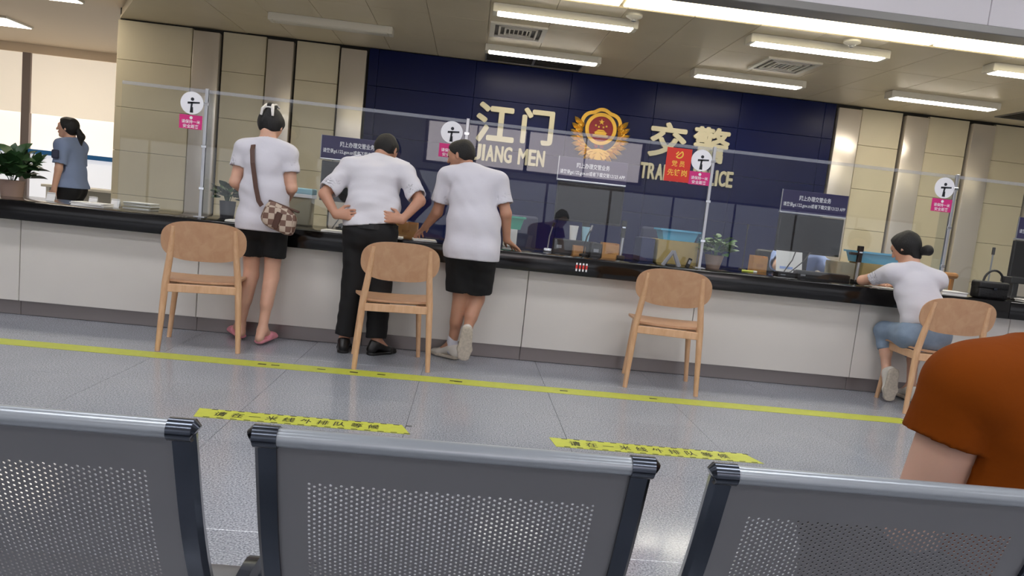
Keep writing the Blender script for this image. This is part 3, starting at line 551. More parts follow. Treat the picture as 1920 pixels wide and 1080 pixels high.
o = thing('microphone', 'short black microphone with a chrome base left of the centre monitor', 'microphone', (0.62, 5.44, CT)); MB().bbox(-0.03, 0.03, -0.025, 0.025, 0, 0.03, 0.006).build('base', 'chrome', o, smooth=30); MB().tube([(0, 0, 0.028), (0.005, 0, 0.12), (0.02, -0.01, 0.2)], 0.005, 8).build('neck', 'grey_plastic', o, smooth=True); MB().tube([(0.02, -0.01, 0.2), (0.03, -0.015, 0.23)], 0.009, 10).build('head', 'black_plastic', o, smooth=True)
def papers(label, x, y, n, w_=0.21, d_=0.15, m='paper', rotz=0.0, z=CT):
    b = thing('paper_stack', label, 'papers', (x, y, z), rotz); r = random.Random(n * 7 + int(x * 100))
    for k in range(n):
        q = MB().bbox(-w_ / 2, w_ / 2, -d_ / 2, d_ / 2, 0, 0.007, 0.001, seg=1).build('booklet', m if k % 3 else 'paper', b, (r.uniform(-0.006, 0.006), r.uniform(-0.006, 0.006), k * 0.0072)); q.rotation_euler.z = r.uniform(-0.06, 0.06)
papers('flat white forms beside the white-shirted man\'s left elbow', -0.93, 5.18, 2, 0.2, 0.16); papers('white forms left of the man in shorts', -0.31, 5.20, 2, 0.17, 0.14, rotz=0.1); papers('white forms right of the white-shirted man\'s belt', -0.53, 5.19, 2, 0.13, 0.12)
papers('pile of magazines between the seated woman and the handbag', 3.72, 5.23, 4, 0.2, 0.16); papers('white forms at the right end of the worktop', 4.45, 5.22, 3, 0.28, 0.14); papers('white sheet under the seated woman\'s arms', 3.15, 5.20, 1, 0.2, 0.15)
papers('white forms on the counter near the leftmost chair', -1.66, 5.2, 2, 0.12, 0.12); papers('leaflets at the far left end of the worktop', -2.7, 5.3, 4, 0.22, 0.16); papers('low stack of leaflets left of the first glass pane', -2.5, 5.62, 7, 0.2, 0.15, 'box_grey')
for x, lb in ((-3.08, 'small white card standing near the officer in blue'), (-2.62, 'small white card standing left of the cream wall'), (-2.78, 'small grey card standing beside the small white card')):
    o = thing('counter_card', lb, 'card', (x, 5.45, CT)); MB().prism_xz([(-0.03, 0), (0.03, 0), (0.03, 0.055), (-0.03, 0.055)], -0.002, 0.002).xf(Matrix.Rotation(-0.35, 4, 'X')).build('face', 'paper', o); MB().prism_xz([(-0.03, 0), (0.03, 0), (0.03, 0.055), (-0.03, 0.055)], 0.034, 0.037).xf(Matrix.Rotation(0.35, 4, 'X')).build('back', 'paper', o)
o = thing('clipboard', 'white sheet leaning behind the monitor in front of the officer', 'clipboard', (2.63, 5.62, CT)); MB().bbox(-0.11, 0.11, -0.003, 0.003, 0.0, 0.2, 0.002).xf(Matrix.Rotation(-0.25, 4, 'X')).build('board', 'paper', o); MB().bbox(-0.08, 0.03, -0.006, -0.0035, 0.05, 0.07, 0.001, seg=1).xf(Matrix.Rotation(-0.25, 4, 'X')).build('print', 'paper_blue', o)
o = thing('highlighter', 'yellow highlighter lying at the edge of the navy wall view', 'pen', (2.22, 5.45, CT + 0.009)); MB().tube([(-0.05, 0, 0), (0.04, 0, 0)], 0.008, 10).build('barrel', 'highlighter', o, smooth=True); MB().tube([(0.04, 0, 0), (0.07, 0, 0)], 0.009, 10).build('cap', 'paper', o, smooth=True)
o = thing('phone_stand', 'grey A-shaped phone stand in front of the yellowish box', 'stand', (1.55, 5.24, CT)); MB().tube([(-0.075, 0, 0.0), (-0.005, 0, 0.115)], [0.016, 0.014], 8, flat=0.6).build('leg', 'grey_plastic', o, smooth=30); MB().tube([(0.05, 0, 0.0), (-0.005, 0, 0.115)], [0.018, 0.014], 8, flat=0.6).build('leg', 'grey_plastic', o, smooth=30); MB().bbox(-0.05, 0.02, -0.02, 0.02, 0.0, 0.012, 0.003).build('base', 'black_plastic', o)
o = thing('handset', 'small black handset leaning right of the A-shaped stand', 'handset', (1.66, 5.24, CT)); MB().bbox(-0.014, 0.014, -0.012, 0.012, 0.0, 0.075, 0.005).xf(Matrix.Rotation(0.3, 4, 'Y')).build('body', 'black_plastic', o); MB().bbox(-0.01, 0.01, -0.014, -0.0115, 0.03, 0.06, 0.001, seg=1).xf(Matrix.Rotation(0.3, 4, 'Y')).build('display', 'grey_plastic', o)
o = thing('printer_frame', 'black open-framed device beside the handbag at the right edge', 'printer', (4.55, 5.5, CT))
f = MB(); f.bbox(-0.17, 0.2, -0.06, 0.06, 0.13, 0.18, 0.006); f.bbox(-0.14, -0.09, -0.05, 0.05, 0.0, 0.13, 0.004); f.bbox(0.09, 0.2, -0.05, 0.05, 0.0, 0.13, 0.004); f.bbox(-0.14, 0.2, -0.05, 0.05, 0.0, 0.02, 0.004); f.build('frame', 'black_plastic', o); MB().bbox(0.12, 0.17, -0.052, -0.05, 0.06, 0.09, 0.0008, seg=1).build('badge', 'badge_red', o)
# black handbag
o = thing('handbag', 'black leather handbag with a top handle on the worktop', 'handbag', (4.02, 5.19, CT), 0.0)
MB().bbox(-0.125, 0.125, -0.05, 0.05, 0.0, 0.115, 0.02, seg=3).build('body', 'bag_black', o, smooth=True)
MB().bbox(-0.13, 0.12, -0.058, 0.045, 0.075, 0.135, 0.018, seg=3).build('flap', 'bag_black', o, smooth=True)
MB().tube([(-0.075 + 0.0, -0.01, 0.12)] + [(0.0 - 0.08 * math.cos(math.radians(a)) + 0.01, -0.01, 0.125 + 0.095 * math.sin(math.radians(a))) for a in range(10, 175, 15)] + [(0.092, -0.01, 0.115)], 0.0085, 8).build('handle', 'bag_black', o, smooth=True)
MB().bbox(-0.012, 0.012, -0.062, -0.057, 0.07, 0.09, 0.002).build('clasp', 'dark_chrome', o)
# plants
def plant(name, label, x, y, z, pot, nleaf, spread, height, lm, lsize, seed, upright=0.4):
    r = random.Random(seed); p = thing(name, label, 'plant', (x, y, z)); ph = pot[2]
    MB().lathe([(pot[1], 0), (pot[0], ph), (pot[0] - 0.008, ph), (pot[0] - 0.012, ph - 0.012)], 20).build('pot', pot[3], p, smooth=40); MB().lathe([(pot[0] - 0.01, ph - 0.02), (pot[0] - 0.01, ph - 0.012)], 16).build('soil', 'soil', p)
    L0 = MB(); vs = []; fs = []
    for i, (a, hw, dz) in enumerate([(0, 0.02, 0), (0.25, 0.3, 0.04), (0.55, 0.34, 0.03), (0.8, 0.2, -0.04), (1.0, 0.0, -0.14)]): vs += [(a, -hw, dz + 0.05 * hw), (a, 0, dz), (a, hw, dz + 0.05 * hw)]
    for i in range(4): fs += [(i * 3, i * 3 + 1, i * 3 + 4, i * 3 + 3), (i * 3 + 1, i * 3 + 2, i * 3 + 5, i * 3 + 4)]
    me = L0.add(vs, fs).mesh('leaf', lm, True)
    for k in range(nleaf):
        an = r.uniform(0, 2 * math.pi); q = r.random() ** 0.6; rad = spread * q; hz = ph + height * (r.uniform(0.15, 1) * (1 - 0.45 * q))
        o = mo('leaf', me, p, (rad * 0.75 * math.cos(an), rad * 0.75 * math.sin(an), hz)); sz = lsize * r.uniform(0.75, 1.25); o.scale = (sz, sz, sz)
        o.rotation_euler = (r.uniform(-0.5, 0.5), -upright * r.uniform(-0.2, 1.6) , an + r.uniform(-0.5, 0.5))
    s = MB()
    for k in range(10):
        an = r.uniform(0, 6.28); s.tube([(0.01 * math.cos(an), 0.01 * math.sin(an), ph - 0.02), (spread * 0.3 * math.cos(an), spread * 0.3 * math.sin(an), ph + height * 0.4), (spread * 0.6 * math.cos(an), spread * 0.6 * math.sin(an), ph + height * 0.7)], 0.003, 5)
    s.build('stems', lm, p)
plant('potted_plant', 'green leafy plant in a beige pot right of the red poster', 1.965, 5.54, CT, (0.075, 0.05, 0.105, 'pot_pink'), 85, 0.15, 0.17, 'leaf_green', 0.075, 3)
plant('potted_plant', 'large leafy plant in a brownish pot at the left edge of the counter', -3.43, 5.58, CT, (0.085, 0.07, 0.12, 'pot_pink'), 120, 0.2, 0.22, 'leaf_dark', 0.11, 4, 1.0)
plant('potted_plant', 'small green plant in a dark pot left of the woman with the bag', -1.86, 5.62, CT, (0.06, 0.05, 0.13, 'pot_dark'), 60, 0.12, 0.13, 'leaf_dark', 0.07, 5, 0.6)
# office chairs behind the counter
def office_chair(label, x, y, rotz, back_w=0.46, top=1.05, m='office_chair'):
    c = thing('office_chair', label, 'chair', (x, y, 0), rotz)
    MB().bbox(-0.24, 0.24, -0.22, 0.24, 0.43, 0.52, 0.035, seg=3).build('seat', m, c, smooth=True); MB().bbox(-back_w / 2, back_w / 2, 0.22, 0.28, 0.58, top, 0.028, seg=3).build('backrest', m, c, smooth=True)
    MB().bbox(-0.03, 0.03, 0.2, 0.3, 0.4, 0.62, 0.01).build('back_bracket', 'black_plastic', c); MB().tube([(0, 0, 0.09), (0, 0, 0.44)], 0.025, 12).build('gas_lift', 'dark_grey', c, smooth=True)
    for k in range(5):
        a = k * 2 * math.pi / 5; l = MB().tube([(0, 0, 0.1), (0.27 * math.cos(a), 0.27 * math.sin(a), 0.075)], [0.025, 0.015], 8).build('leg', 'black_plastic', c, smooth=True)
        MB().lathe([(0.025, -0.012), (0.025, 0.012)], 12).xf(Matrix.Translation((0.27 * math.cos(a), 0.27 * math.sin(a), 0.027)) @ Matrix.Rotation(math.pi / 2, 4, 'X')).build('caster', 'black_plastic', l)
office_chair('dark navy office chair behind the counter right of the man in shorts', 0.56, 6.55, 0.4, 0.42, 1.06); office_chair('dark navy office chair behind the yellowish file box', 1.86, 6.75, -0.3, 0.44, 1.08)
c = thing('staff_chair', 'curved brown wooden chair behind the handbag', 'chair', (4.16, 6.35, 0), 0.0)
MB().tube([(0.28 * math.cos(math.radians(a)), 0.2 * math.sin(math.radians(a)) * 0.6 - 0.15, 0.93) for a in range(180, 361, 15)], 0.028, 8, flat=1.0).build('backrest', 'desk_wood', c, smooth=True); MB().bbox(-0.24, 0.24, -0.22, 0.22, 0.43, 0.47, 0.012).build('seat', 'desk_wood', c)
for sx in (-1, 1):
    MB().tube([(sx * 0.22, 0.2, 0), (sx * 0.21, 0.18, 0.44)], 0.018, 8).build('leg', 'desk_wood', c, smooth=True); MB().tube([(sx * 0.22, -0.2, 0), (sx * 0.22, -0.2, 0.5), (sx * 0.27, -0.15, 0.93)], 0.018, 8).build('leg', 'desk_wood', c, smooth=True)

# ------------------------------------------------------------------ floor tapes
line = tag(MB().box(-7.0, 2.98, -0.07, 0.07, 0.0, 0.0012).build('floor_line', 'tape_yellow', None, (0, 4.365, 0.0004)), 'long yellow waiting line taped across the floor by the chairs', 'floor tape')
for k, x in enumerate([-1.18, -1.1, -0.82, -0.62, -0.45, 0.0, 0.03, 0.7, 1.28, 2.97]):
    MB().box(x - 0.025, x + 0.025, -0.012 + 0.004 * (k % 3), 0.012, 0.0012, 0.0018).build('mark', 'tape_black', line)
def tape(x0, x1, y, label):
    t_ = thing('floor_tape', label, 'floor tape', ((x0 + x1) / 2, y, 0.0004), group='short lettered yellow tapes'); h = (x1 - x0) / 2
    MB().prism_xy([(-h, 0.065), (-h + 0.02, -0.065), (h + 0.02, -0.065), (h - 0.03, 0.065)], 0, 0.0012).build('strip', 'tape_yellow', t_)
    n = int((x1 - x0) / 0.062); d = MB()
    for k in range(n):
        x = -h + 0.06 + k * 0.062
        for yy in (-0.062, 0.055): MB().box(x, x + 0.03, yy, yy + 0.008, 0.0012, 0.0018).build('edge_dash', 'tape_black', t_)
    for k, ch in enumerate('请在一米线外排队等候'):
        m = text_mesh('character', ch, 'tape_black', 0.055, 0.065 if ch != '一' else 0.008, fat=0.012); o = mo('character', m, t_, (-h + 0.12 + k * (2 * h - 0.2) / 10, -0.001, 0.0019)); o.rotation_euler = (-math.pi / 2, 0, 0)
tape(-1.2, -0.2, 3.34, 'yellow lettered tape on the floor behind the gap of the first two seats'); tape(0.5, 1.53, 3.34, 'yellow lettered tape on the floor above the gap of the right seats')

# ------------------------------------------------------------------ beech chairs
def beech_chair(label):
    c = thing('wooden_chair', label, 'chair', group='beech chairs at the counter')
    for s in (-1, 1):
        MB().tube([(s * 0.235, -0.225, 0.0), (s * 0.212, -0.2, 0.43), (s * 0.19, -0.225, 0.62), (s * 0.176, -0.262, 0.79)], [0.0155, 0.022, 0.02, 0.013], 12).build('rear_leg', 'beech', c, smooth=True)
        MB().tube([(s * 0.225, 0.215, 0.0), (s * 0.19, 0.185, 0.43)], [0.0145, 0.021], 12).build('front_leg', 'beech', c, smooth=True)
        MB().bbox(s * 0.2 - 0.012, s * 0.2 + 0.012, -0.19, 0.18, 0.375, 0.43, 0.004).build('side_apron', 'beech', c)
    MB().bbox(-0.2, 0.2, -0.215, -0.19, 0.375, 0.425, 0.004).build('rear_apron', 'beech', c); MB().bbox(-0.18, 0.18, 0.17, 0.195, 0.375, 0.43, 0.004).build('front_apron', 'beech', c)
    # seat: shaped plywood, wider at the front, dished
    m = MB(); vs = []; fs = []; nx, ny = 17, 13
    for top in (1, 0):
        for j in range(ny):
            v = j / (ny - 1); y = -0.19 + 0.42 * v; hw = 0.19 + 0.055 * min(1, v * 1.4)
            hw *= 1 - 0.12 * max(0, (v - 0.86) / 0.14) ** 2
            for i in range(nx):
                u = -1 + 2 * i / (nx - 1); x = hw * u
                z = 0.448 - 0.014 * math.cos(u * math.pi / 2) * math.sin(math.pi * min(1, v * 1.1)) - 0.012 * max(0, (v - 0.8) / 0.2) ** 2 + 0.006 * u * u
                vs.append((x, y, z if top else z - 0.014))
    for j in range(ny - 1):
        for i in range(nx - 1):
            a = j * nx + i; fs.append((a, a + 1, a + nx + 1, a + nx)); b = a + nx * ny; fs.append((b, b + nx, b + nx + 1, b + 1))
    N = nx * ny; per = [i for i in range(nx)] + [j * nx + nx - 1 for j in range(1, ny)] + [(ny - 1) * nx + i for i in range(nx - 2, -1, -1)] + [j * nx for j in range(ny - 2, 0, -1)]
    for k in range(len(per)): a, b = per[k], per[(k + 1) % len(per)]; fs.append((a, a + N, b + N, b))
    m.add(vs, fs).build('seat', 'beech_ply', c, smooth=50)
    # backrest: rounded curved plywood oval in front of the posts
    m = MB(); vs = []; fs = []; nr, na = 7, 48
    def bp(u, v): # u,v in metres on the sheet
        y = -0.225 - 0.22 * (v - 0.57) + 0.0 - 0.03 * (1 - (u / 0.25) ** 2) + 0.02; return (u, y, v)
    for side in (0, 1):
        for r_ in range(nr):
            q = r_ / (nr - 1)
            for k in range(na):
                t_ = 2 * math.pi * k / na; cu_, su_ = math.cos(t_), math.sin(t_)
                ex = 0.62; pu = 0.247 * math.copysign(abs(cu_) ** ex, cu_) * q; hv = 0.128 if su_ > 0 else 0.122
                pv = 0.70 + hv * math.copysign(abs(su_) ** (0.75 if su_ > 0 else 0.8), su_) * q
                x, y, z = bp(pu, pv); vs.append((x, y + (0.012 if side else 0.0), z))
    for side in (0, 1):
        o_ = side * nr * na
        for r_ in range(nr - 1):
            for k in range(na): a = o_ + r_ * na + k; b = o_ + r_ * na + (k + 1) % na; fs.append((a, b, b + na, a + na))
    for k in range(na): a = (nr - 1) * na + k; b = (nr - 1) * na + (k + 1) % na; fs.append((a, b, b + nr * na, a + nr * na))
    m.add(vs, fs).build('backrest', 'beech_ply', c, smooth=50)
    return c
ch0 = beech_chair('empty beech chair beside the woman with the checked bag'); ch0.location = (-1.685, 4.75, 0); ch0.rotation_euler = (0, 0, math.radians(15))
dup(ch0, (-0.447, 4.72, 0), math.radians(11), 'empty beech chair behind the man in the white shirt'); dup(ch0, (1.42, 4.80, 0), math.radians(-10), 'empty beech chair standing alone at the middle of the counter'); dup(ch0, (3.355, 4.775, 0), math.radians(-6), 'beech chair the woman with the bun is sitting on')

# ------------------------------------------------------------------ steel waiting seats in front of the camera
def profile(s):
    """seat-back sheet: distance s down from the top -> (y, z) with y towards the counter"""
    pts = PROF
    for (s0, y0, z0), (s1, y1, z1) in zip(pts, pts[1:]):
        if s <= s1: f = (s - s0) / (s1 - s0); return (y0 + (y1 - y0) * f, z0 + (z1 - z0) * f)
    return pts[-1][1:]
def _mkprof():
    raw = [(0.0, 0.0), (0.004, -0.01), (0.022, -0.07), (0.045, -0.14), (0.07, -0.2), (0.10, -0.26), (0.125, -0.31), (0.15, -0.35), (0.18, -0.375), (0.22, -0.385), (0.27, -0.382), (0.32, -0.375), (0.365, -0.372), (0.39, -0.385), (0.395, -0.41)]
    fine = []
    for i in range(len(raw) - 1):
        for k in range(6): f = k / 6; fine.append((raw[i][0] + (raw[i + 1][0] - raw[i][0]) * f, raw[i][1] + (raw[i + 1][1] - raw[i][1]) * f))
    fine.append(raw[-1])
    for _ in range(12): fine = [fine[0]] + [((fine[i - 1][0] + 2 * fine[i][0] + fine[i + 1][0]) / 4, (fine[i - 1][1] + 2 * fine[i][1] + fine[i + 1][1]) / 4) for i in range(1, len(fine) - 1)] + [fine[-1]]
    out = []; s = 0
    for i, (y, z) in enumerate(fine):
        if i: s += math.hypot(y - fine[i - 1][0], z - fine[i - 1][1])
        out.append((s, y, z))
    return out
PROF = _mkprof(); SEND = PROF[-1][0]; HW = 0.228
def seat_sheet():
    m = MB(); px, py, R_ = 0.0069, 0.0078, 0.0021
    hx, s0, s1 = 0.19, 0.062, 0.42
    nc = int(2 * hx / px); x_start = -nc * px / 2; nr = int((s1 - s0) / py)
    def P_(x, s): y, z = profile(s); return (x, y, z)
    def cell(xa, xb, sa, sb):
        xm, sm = (xa + xb) / 2, (sa + sb) / 2
        o = [(xa, sa), (xm, sa), (xb, sa), (xb, sm), (xb, sb), (xm, sb), (xa, sb), (xa, sm)]
        hol = [(xm + R_ * math.cos(a), sm + R_ * math.sin(a)) for a in [math.radians(d) for d in (-135, -90, -45, 0, 45, 90, 135, 180)]]
        m.add([P_(*p) for p in o + hol], [(k, (k + 1) % 8, 8 + (k + 1) % 8, 8 + k) for k in range(8)])
    for c_ in range(nc):
        xa, xb = x_start + c_ * px, x_start + (c_ + 1) * px; off = py / 2 if c_ % 2 else 0.0
        for r_ in range(nr): cell(xa, xb, s0 + off + r_ * py, s0 + off + (r_ + 1) * py)
        for a, b in ((s0, s0 + off), (s0 + off + nr * py, s0 + (nr + 0.5) * py)):
            if b - a > 1e-6: m.add([P_(xa, a), P_(xb, a), P_(xb, b), P_(xa, b)], [(0, 1, 2, 3)])
    xl, xr, se = x_start, x_start + nc * px, s0 + (nr + 0.5) * py
    def strip(xa, xb, a, b, n):
        vs = []; fs = []
        for k in range(n + 1): s = a + (b - a) * k / n; vs += [P_(xa, s), P_(xb, s)]
        for k in range(n): fs.append((2 * k, 2 * k + 1, 2 * k + 3, 2 * k + 2))
        m.add(vs, fs)
    strip(-HW, xl, 0, se, 40); strip(xr, HW, 0, se, 40); strip(xl, xr, 0, s0, 8); strip(-HW, HW, se, SEND, 50)
    me = m.mesh('perforated_sheet', 'seat_grey')
    return me
sheet_me = seat_sheet()
def bench_seat(label, x):
    b = thing('waiting_seat', label, 'seat', (x, 0.875, 0.786), group='perforated steel waiting seats')
    o = mo('perforated_sheet', sheet_me, b); sm = o.modifiers.new('thickness', 'SOLIDIFY'); sm.thickness = 0.0016; sm.offset = 0
    # rolled top edge; light falling on it is put into its paler grey
    MB().tube([(-HW - 0.004, -0.004, 0.004), (HW + 0.004, -0.004, 0.004)], 0.012, 16).build('rolled_edge', 'seat_roll_lit', b, smooth=True)
    for s in (-1, 1):
        vs = []; fs = []; q = [i for i in range(0, len(PROF), 3)]; xi, xo = s * (HW - 0.002), s * (HW + 0.026)
        for i in q:
            y, z = PROF[i][1:]; i2 = min(i + 1, len(PROF) - 1); i1 = max(i - 1, 0); dy, dz = PROF[i2][1] - PROF[i1][1], PROF[i2][2] - PROF[i1][2]; L_ = math.hypot(dy, dz) or 1; ny_, nz_ = dz / L_, -dy / L_
            for xx, off in ((xi, 0.006), (xo - s * 0.006, 0.007), (xo, 0.0), (xo - s * 0.006, -0.02), (xi, -0.02)): vs.append((xx, y + ny_ * off, z + nz_ * off))
        for k in range(len(q) - 1):
            for e_ in range(5): fs.append((k * 5 + e_, k * 5 + (e_ + 1) % 5, (k + 1) * 5 + (e_ + 1) % 5, (k + 1) * 5 + e_))
        fs += [(0, 1, 2, 3, 4), tuple((len(q) - 1) * 5 + e_ for e_ in (4, 3, 2, 1, 0))]
        sf = MB().add(vs, fs).build('side_frame', 'dark_chrome', b, smooth=35)
        cx = s * (HW + 0.012)
        MB().tube([(cx - s * 0.017, -0.004, 0.004), (cx + s * 0.013, -0.004, 0.004), (cx + s * 0.016, -0.004, 0.002)], [0.0145, 0.0145, 0.010], 14).build('top_cap', 'dark_chrome', sf, smooth=True)
    return b
bench_seat('perforated grey steel seat back at the left edge of the picture', -0.565); bench_seat('perforated grey steel seat back in the middle of the front row', 0.014); bench_seat('perforated grey steel seat behind the person in the rust top', 0.60)
bm_ = thing('seat_beam', 'steel support beam with legs under the front row of seats', 'beam', (0, 1.14, 0))
MB().bbox(-1.6, 1.6, -0.03, 0.03, 0.33, 0.385, 0.006).build('beam', 'dark_chrome', bm_)
for x in (-0.85, 0.31): MB().tube([(x, 0.0, 0.34), (x, 0.0, 0.06)], 0.025, 12).build('column', 'dark_chrome', bm_, smooth=True); MB().tube([(x, -0.27, 0.02), (x, 0, 0.06), (x, 0.27, 0.02)], 0.02, 10).build('foot', 'chrome', bm_, smooth=True)
for k, (x, lb) in enumerate(((-0.275, 'armrest between the two left perforated seats'), (0.307, 'armrest between the two right perforated seats'))):
    a_ = thing('armrest', lb, 'armrest', (x, 1.15, 0.4), group='armrests between the seats')
    MB().tube([(0, 0.0, -0.03), (0, -0.02, 0.1), (0, 0.0, 0.18), (0, 0.08, 0.2), (0, 0.22, 0.2)], 0.011, 10).build('arm', 'dark_chrome', a_, smooth=True); MB().bbox(-0.024, 0.024, 0.02, 0.23, 0.2, 0.216, 0.006).build('pad', 'black_plastic', a_, smooth=30)

# ================================================================== PEOPLE
def V(*a): return np.array(a, float)
def nrm(v): v = np.asarray(v, float); return v / (np.linalg.norm(v) + 1e-12)
def prim(a, b, ra, rb=None, wdir=None, k=0.03, flat=False):
    """tapered elliptical capsule: ra/rb = radius or (half width along wdir, half depth)"""
    rb = ra if rb is None else rb
    ra = ra if isinstance(ra, tuple) else (ra, ra); rb = rb if isinstance(rb, tuple) else (rb, rb)
    return (np.asarray(a, float), np.asarray(b, float), ra, rb, None if wdir is None else np.asarray(wdir, float), k, flat)
def infl(ps, d, k=None): return [(p[0], p[1], (p[2][0] + d, p[2][1] + d), (p[3][0] + d, p[3][1] + d), p[4], p[5] if k is None else k, p[6]) for p in ps]
def pdist(p, X, Y, Z):
    a, b, ra, rb, wd, k, flat = p
    ax = b - a; L = np.linalg.norm(ax)
    if L < 1e-6: ax = V(0, 0, 1.0); L = 1e-6
    else: ax = ax / L
    if wd is None: wd = V(1, 0, 0) if abs(ax[0]) < 0.9 else V(0, 1, 0)
    wv = nrm(wd - ax * (wd @ ax)); dv = np.cross(ax, wv)
    dx, dy, dz = X - a[0], Y - a[1], Z - a[2]
    al = dx * ax[0] + dy * ax[1] + dz * ax[2]; t = np.clip(al / L, 0, 1)
    pw = dx * wv[0] + dy * wv[1] + dz * wv[2]; pd = dx * dv[0] + dy * dv[1] + dz * dv[2]
    W = ra[0] + (rb[0] - ra[0]) * t; D = ra[1] + (rb[1] - ra[1]) * t; m = np.minimum(W, D); ov = al - t * L
    if flat:
        d = (np.sqrt((pw / W) ** 2 + (pd / D) ** 2) - 1) * m; d2 = np.where(al < 0, 0, ov)
        back = np.where(al < 0, np.sqrt((pw / W) ** 2 + (pd / D) ** 2 + (ov / m) ** 2) * m - m, d)
        return np.where(al < 0, back, np.maximum(d, al - L))
    return (np.sqrt((pw / W) ** 2 + (pd / D) ** 2 + (ov / m) ** 2) - 1) * m
def surf(prims, res=0.008, cuts=(), subs=(), fold=0.0, fscale=(9, 9, 14), seed=0):
    """smooth union of the limbs, meshed as one continuous surface"""
    lo = np.min([np.minimum(p[0], p[1]) - max(p[2] + p[3]) for p in prims], 0) - 0.03; hi = np.max([np.maximum(p[0], p[1]) + max(p[2] + p[3]) for p in prims], 0) + 0.03
    n = np.ceil((hi - lo) / res).astype(int) + 1
    ax = [(lo[i] + res * np.arange(n[i])).astype(np.float32) for i in range(3)]
    Fd = np.full(n, 1.0, np.float32)
    def block(p, pad):
        m = max(p[2] + p[3]) + pad; a = np.minimum(p[0], p[1]) - m; b = np.maximum(p[0], p[1]) + m
        i0 = np.maximum(0, np.floor((a - lo) / res).astype(int)); i1 = np.minimum(n, np.ceil((b - lo) / res).astype(int) + 1)
        return tuple(slice(i0[i], i1[i]) for i in range(3))
    def grid(sl): return ax[0][sl[0]][:, None, None], ax[1][sl[1]][None, :, None], ax[2][sl[2]][None, None, :]
    for p in prims:
        sl = block(p, 0.05); d = pdist(p, *grid(sl)).astype(np.float32); f = Fd[sl]; k = p[5]
        h = np.clip(0.5 + 0.5 * (f - d) / k, 0, 1); Fd[sl] = f * (1 - h) + d * h - k * h * (1 - h)
    full = (slice(None),) * 3; X, Y, Z = grid(full)
    if fold:
        r = np.random.default_rng(seed); g = 0
        for q in range(4):
            d = nrm(r.normal(size=3)) * fscale * (1 + 0.5 * q); g = g + np.sin(X * d[0] * 3 + Y * d[1] * 3 + Z * d[2] * 3 + r.uniform(0, 6.28) + 1.3 * np.sin(X * 9 + Z * 11 + q)) / (1 + 0.5 * q)
        Fd = Fd + (fold * g).astype(np.float32)
    for p in subs:
        sl = block(p, 0.03); Fd[sl] = np.maximum(Fd[sl], -pdist(p, *grid(sl)))
    for pt, nn in cuts:
        nn = nrm(nn); Fd = np.maximum(Fd, ((X - pt[0]) * nn[0] + (Y - pt[1]) * nn[1] + (Z - pt[2]) * nn[2]).astype(np.float32))
    S = Fd < 0
    c = np.zeros(np.array(n) - 1, np.int8)
    for i in (0, 1):
        for j in (0, 1):
            for k in (0, 1): c += S[i:n[0] - 1 + i, j:n[1] - 1 + j, k:n[2] - 1 + k]
    act = (c > 0) & (c < 8); idx = np.argwhere(act); ids = np.full(act.shape, -1, np.int64); ids[act] = np.arange(len(idx))
    vs = np.zeros((len(idx), 3)); cnt = np.zeros(len(idx)); cor = [(i, j, k) for i in (0, 1) for j in (0, 1) for k in (0, 1)]
    for a in cor:
        for axis in range(3):
            if a[axis]: continue
            b = list(a); b[axis] = 1
            fa = Fd[idx[:, 0] + a[0], idx[:, 1] + a[1], idx[:, 2] + a[2]]; fb = Fd[idx[:, 0] + b[0], idx[:, 1] + b[1], idx[:, 2] + b[2]]
            x = (fa < 0) != (fb < 0); t = np.where(x, fa / np.where(fa - fb == 0, 1, fa - fb), 0)
            pos = np.array(a, float)[None] + np.zeros((len(idx), 1)); pos[:, axis] = t
            vs[x] += pos[x]; cnt += x
    vs = (vs / cnt[:, None] + idx) * res + lo
    fs = []
    for axis in range(3):
        o1, o2 = (axis + 1) % 3, (axis + 2) % 3
        sl0 = [slice(1, -1)] * 3; sl1 = [slice(1, -1)] * 3; sl0[axis] = slice(0, -1); sl1[axis] = slice(1, None)
        A, B = S[tuple(sl0)], S[tuple(sl1)]; e = np.argwhere(A != B)
        if not len(e): continue
        sgn = A[tuple(e.T)]; base = e.copy(); base[:, o1] += 1; base[:, o2] += 1
        q = []
        for d1, d2 in ((-1, -1), (0, -1), (0, 0), (-1, 0)):
            cc = base.copy(); cc[:, o1] += d1; cc[:, o2] += d2; q.append(ids[tuple(cc.T)])
        q = np.stack(q, 1); q[~sgn] = q[~sgn][:, ::-1]; fs.append(q)
    return vs, np.concatenate(fs)
def surf_obj(name, material, parent, base, prims, **kw):
    vs, fs = surf(prims, **kw); vs = vs - np.asarray(base)
    me = bpy.data.meshes.new(name); me.vertices.add(len(vs)); me.vertices.foreach_set('co', vs.astype(np.float32).ravel())
    me.loops.add(len(fs) * 4); me.loops.foreach_set('vertex_index', fs.astype(np.int32).ravel()); me.polygons.add(len(fs)); me.polygons.foreach_set('loop_start', np.arange(0, len(fs) * 4, 4, dtype=np.int32))
    me.update(calc_edges=True); me.validate(); me.polygons.foreach_set('use_smooth', np.ones(len(me.polygons), bool)); me.materials.append(MATS[material])
    return mo(name, me, parent)

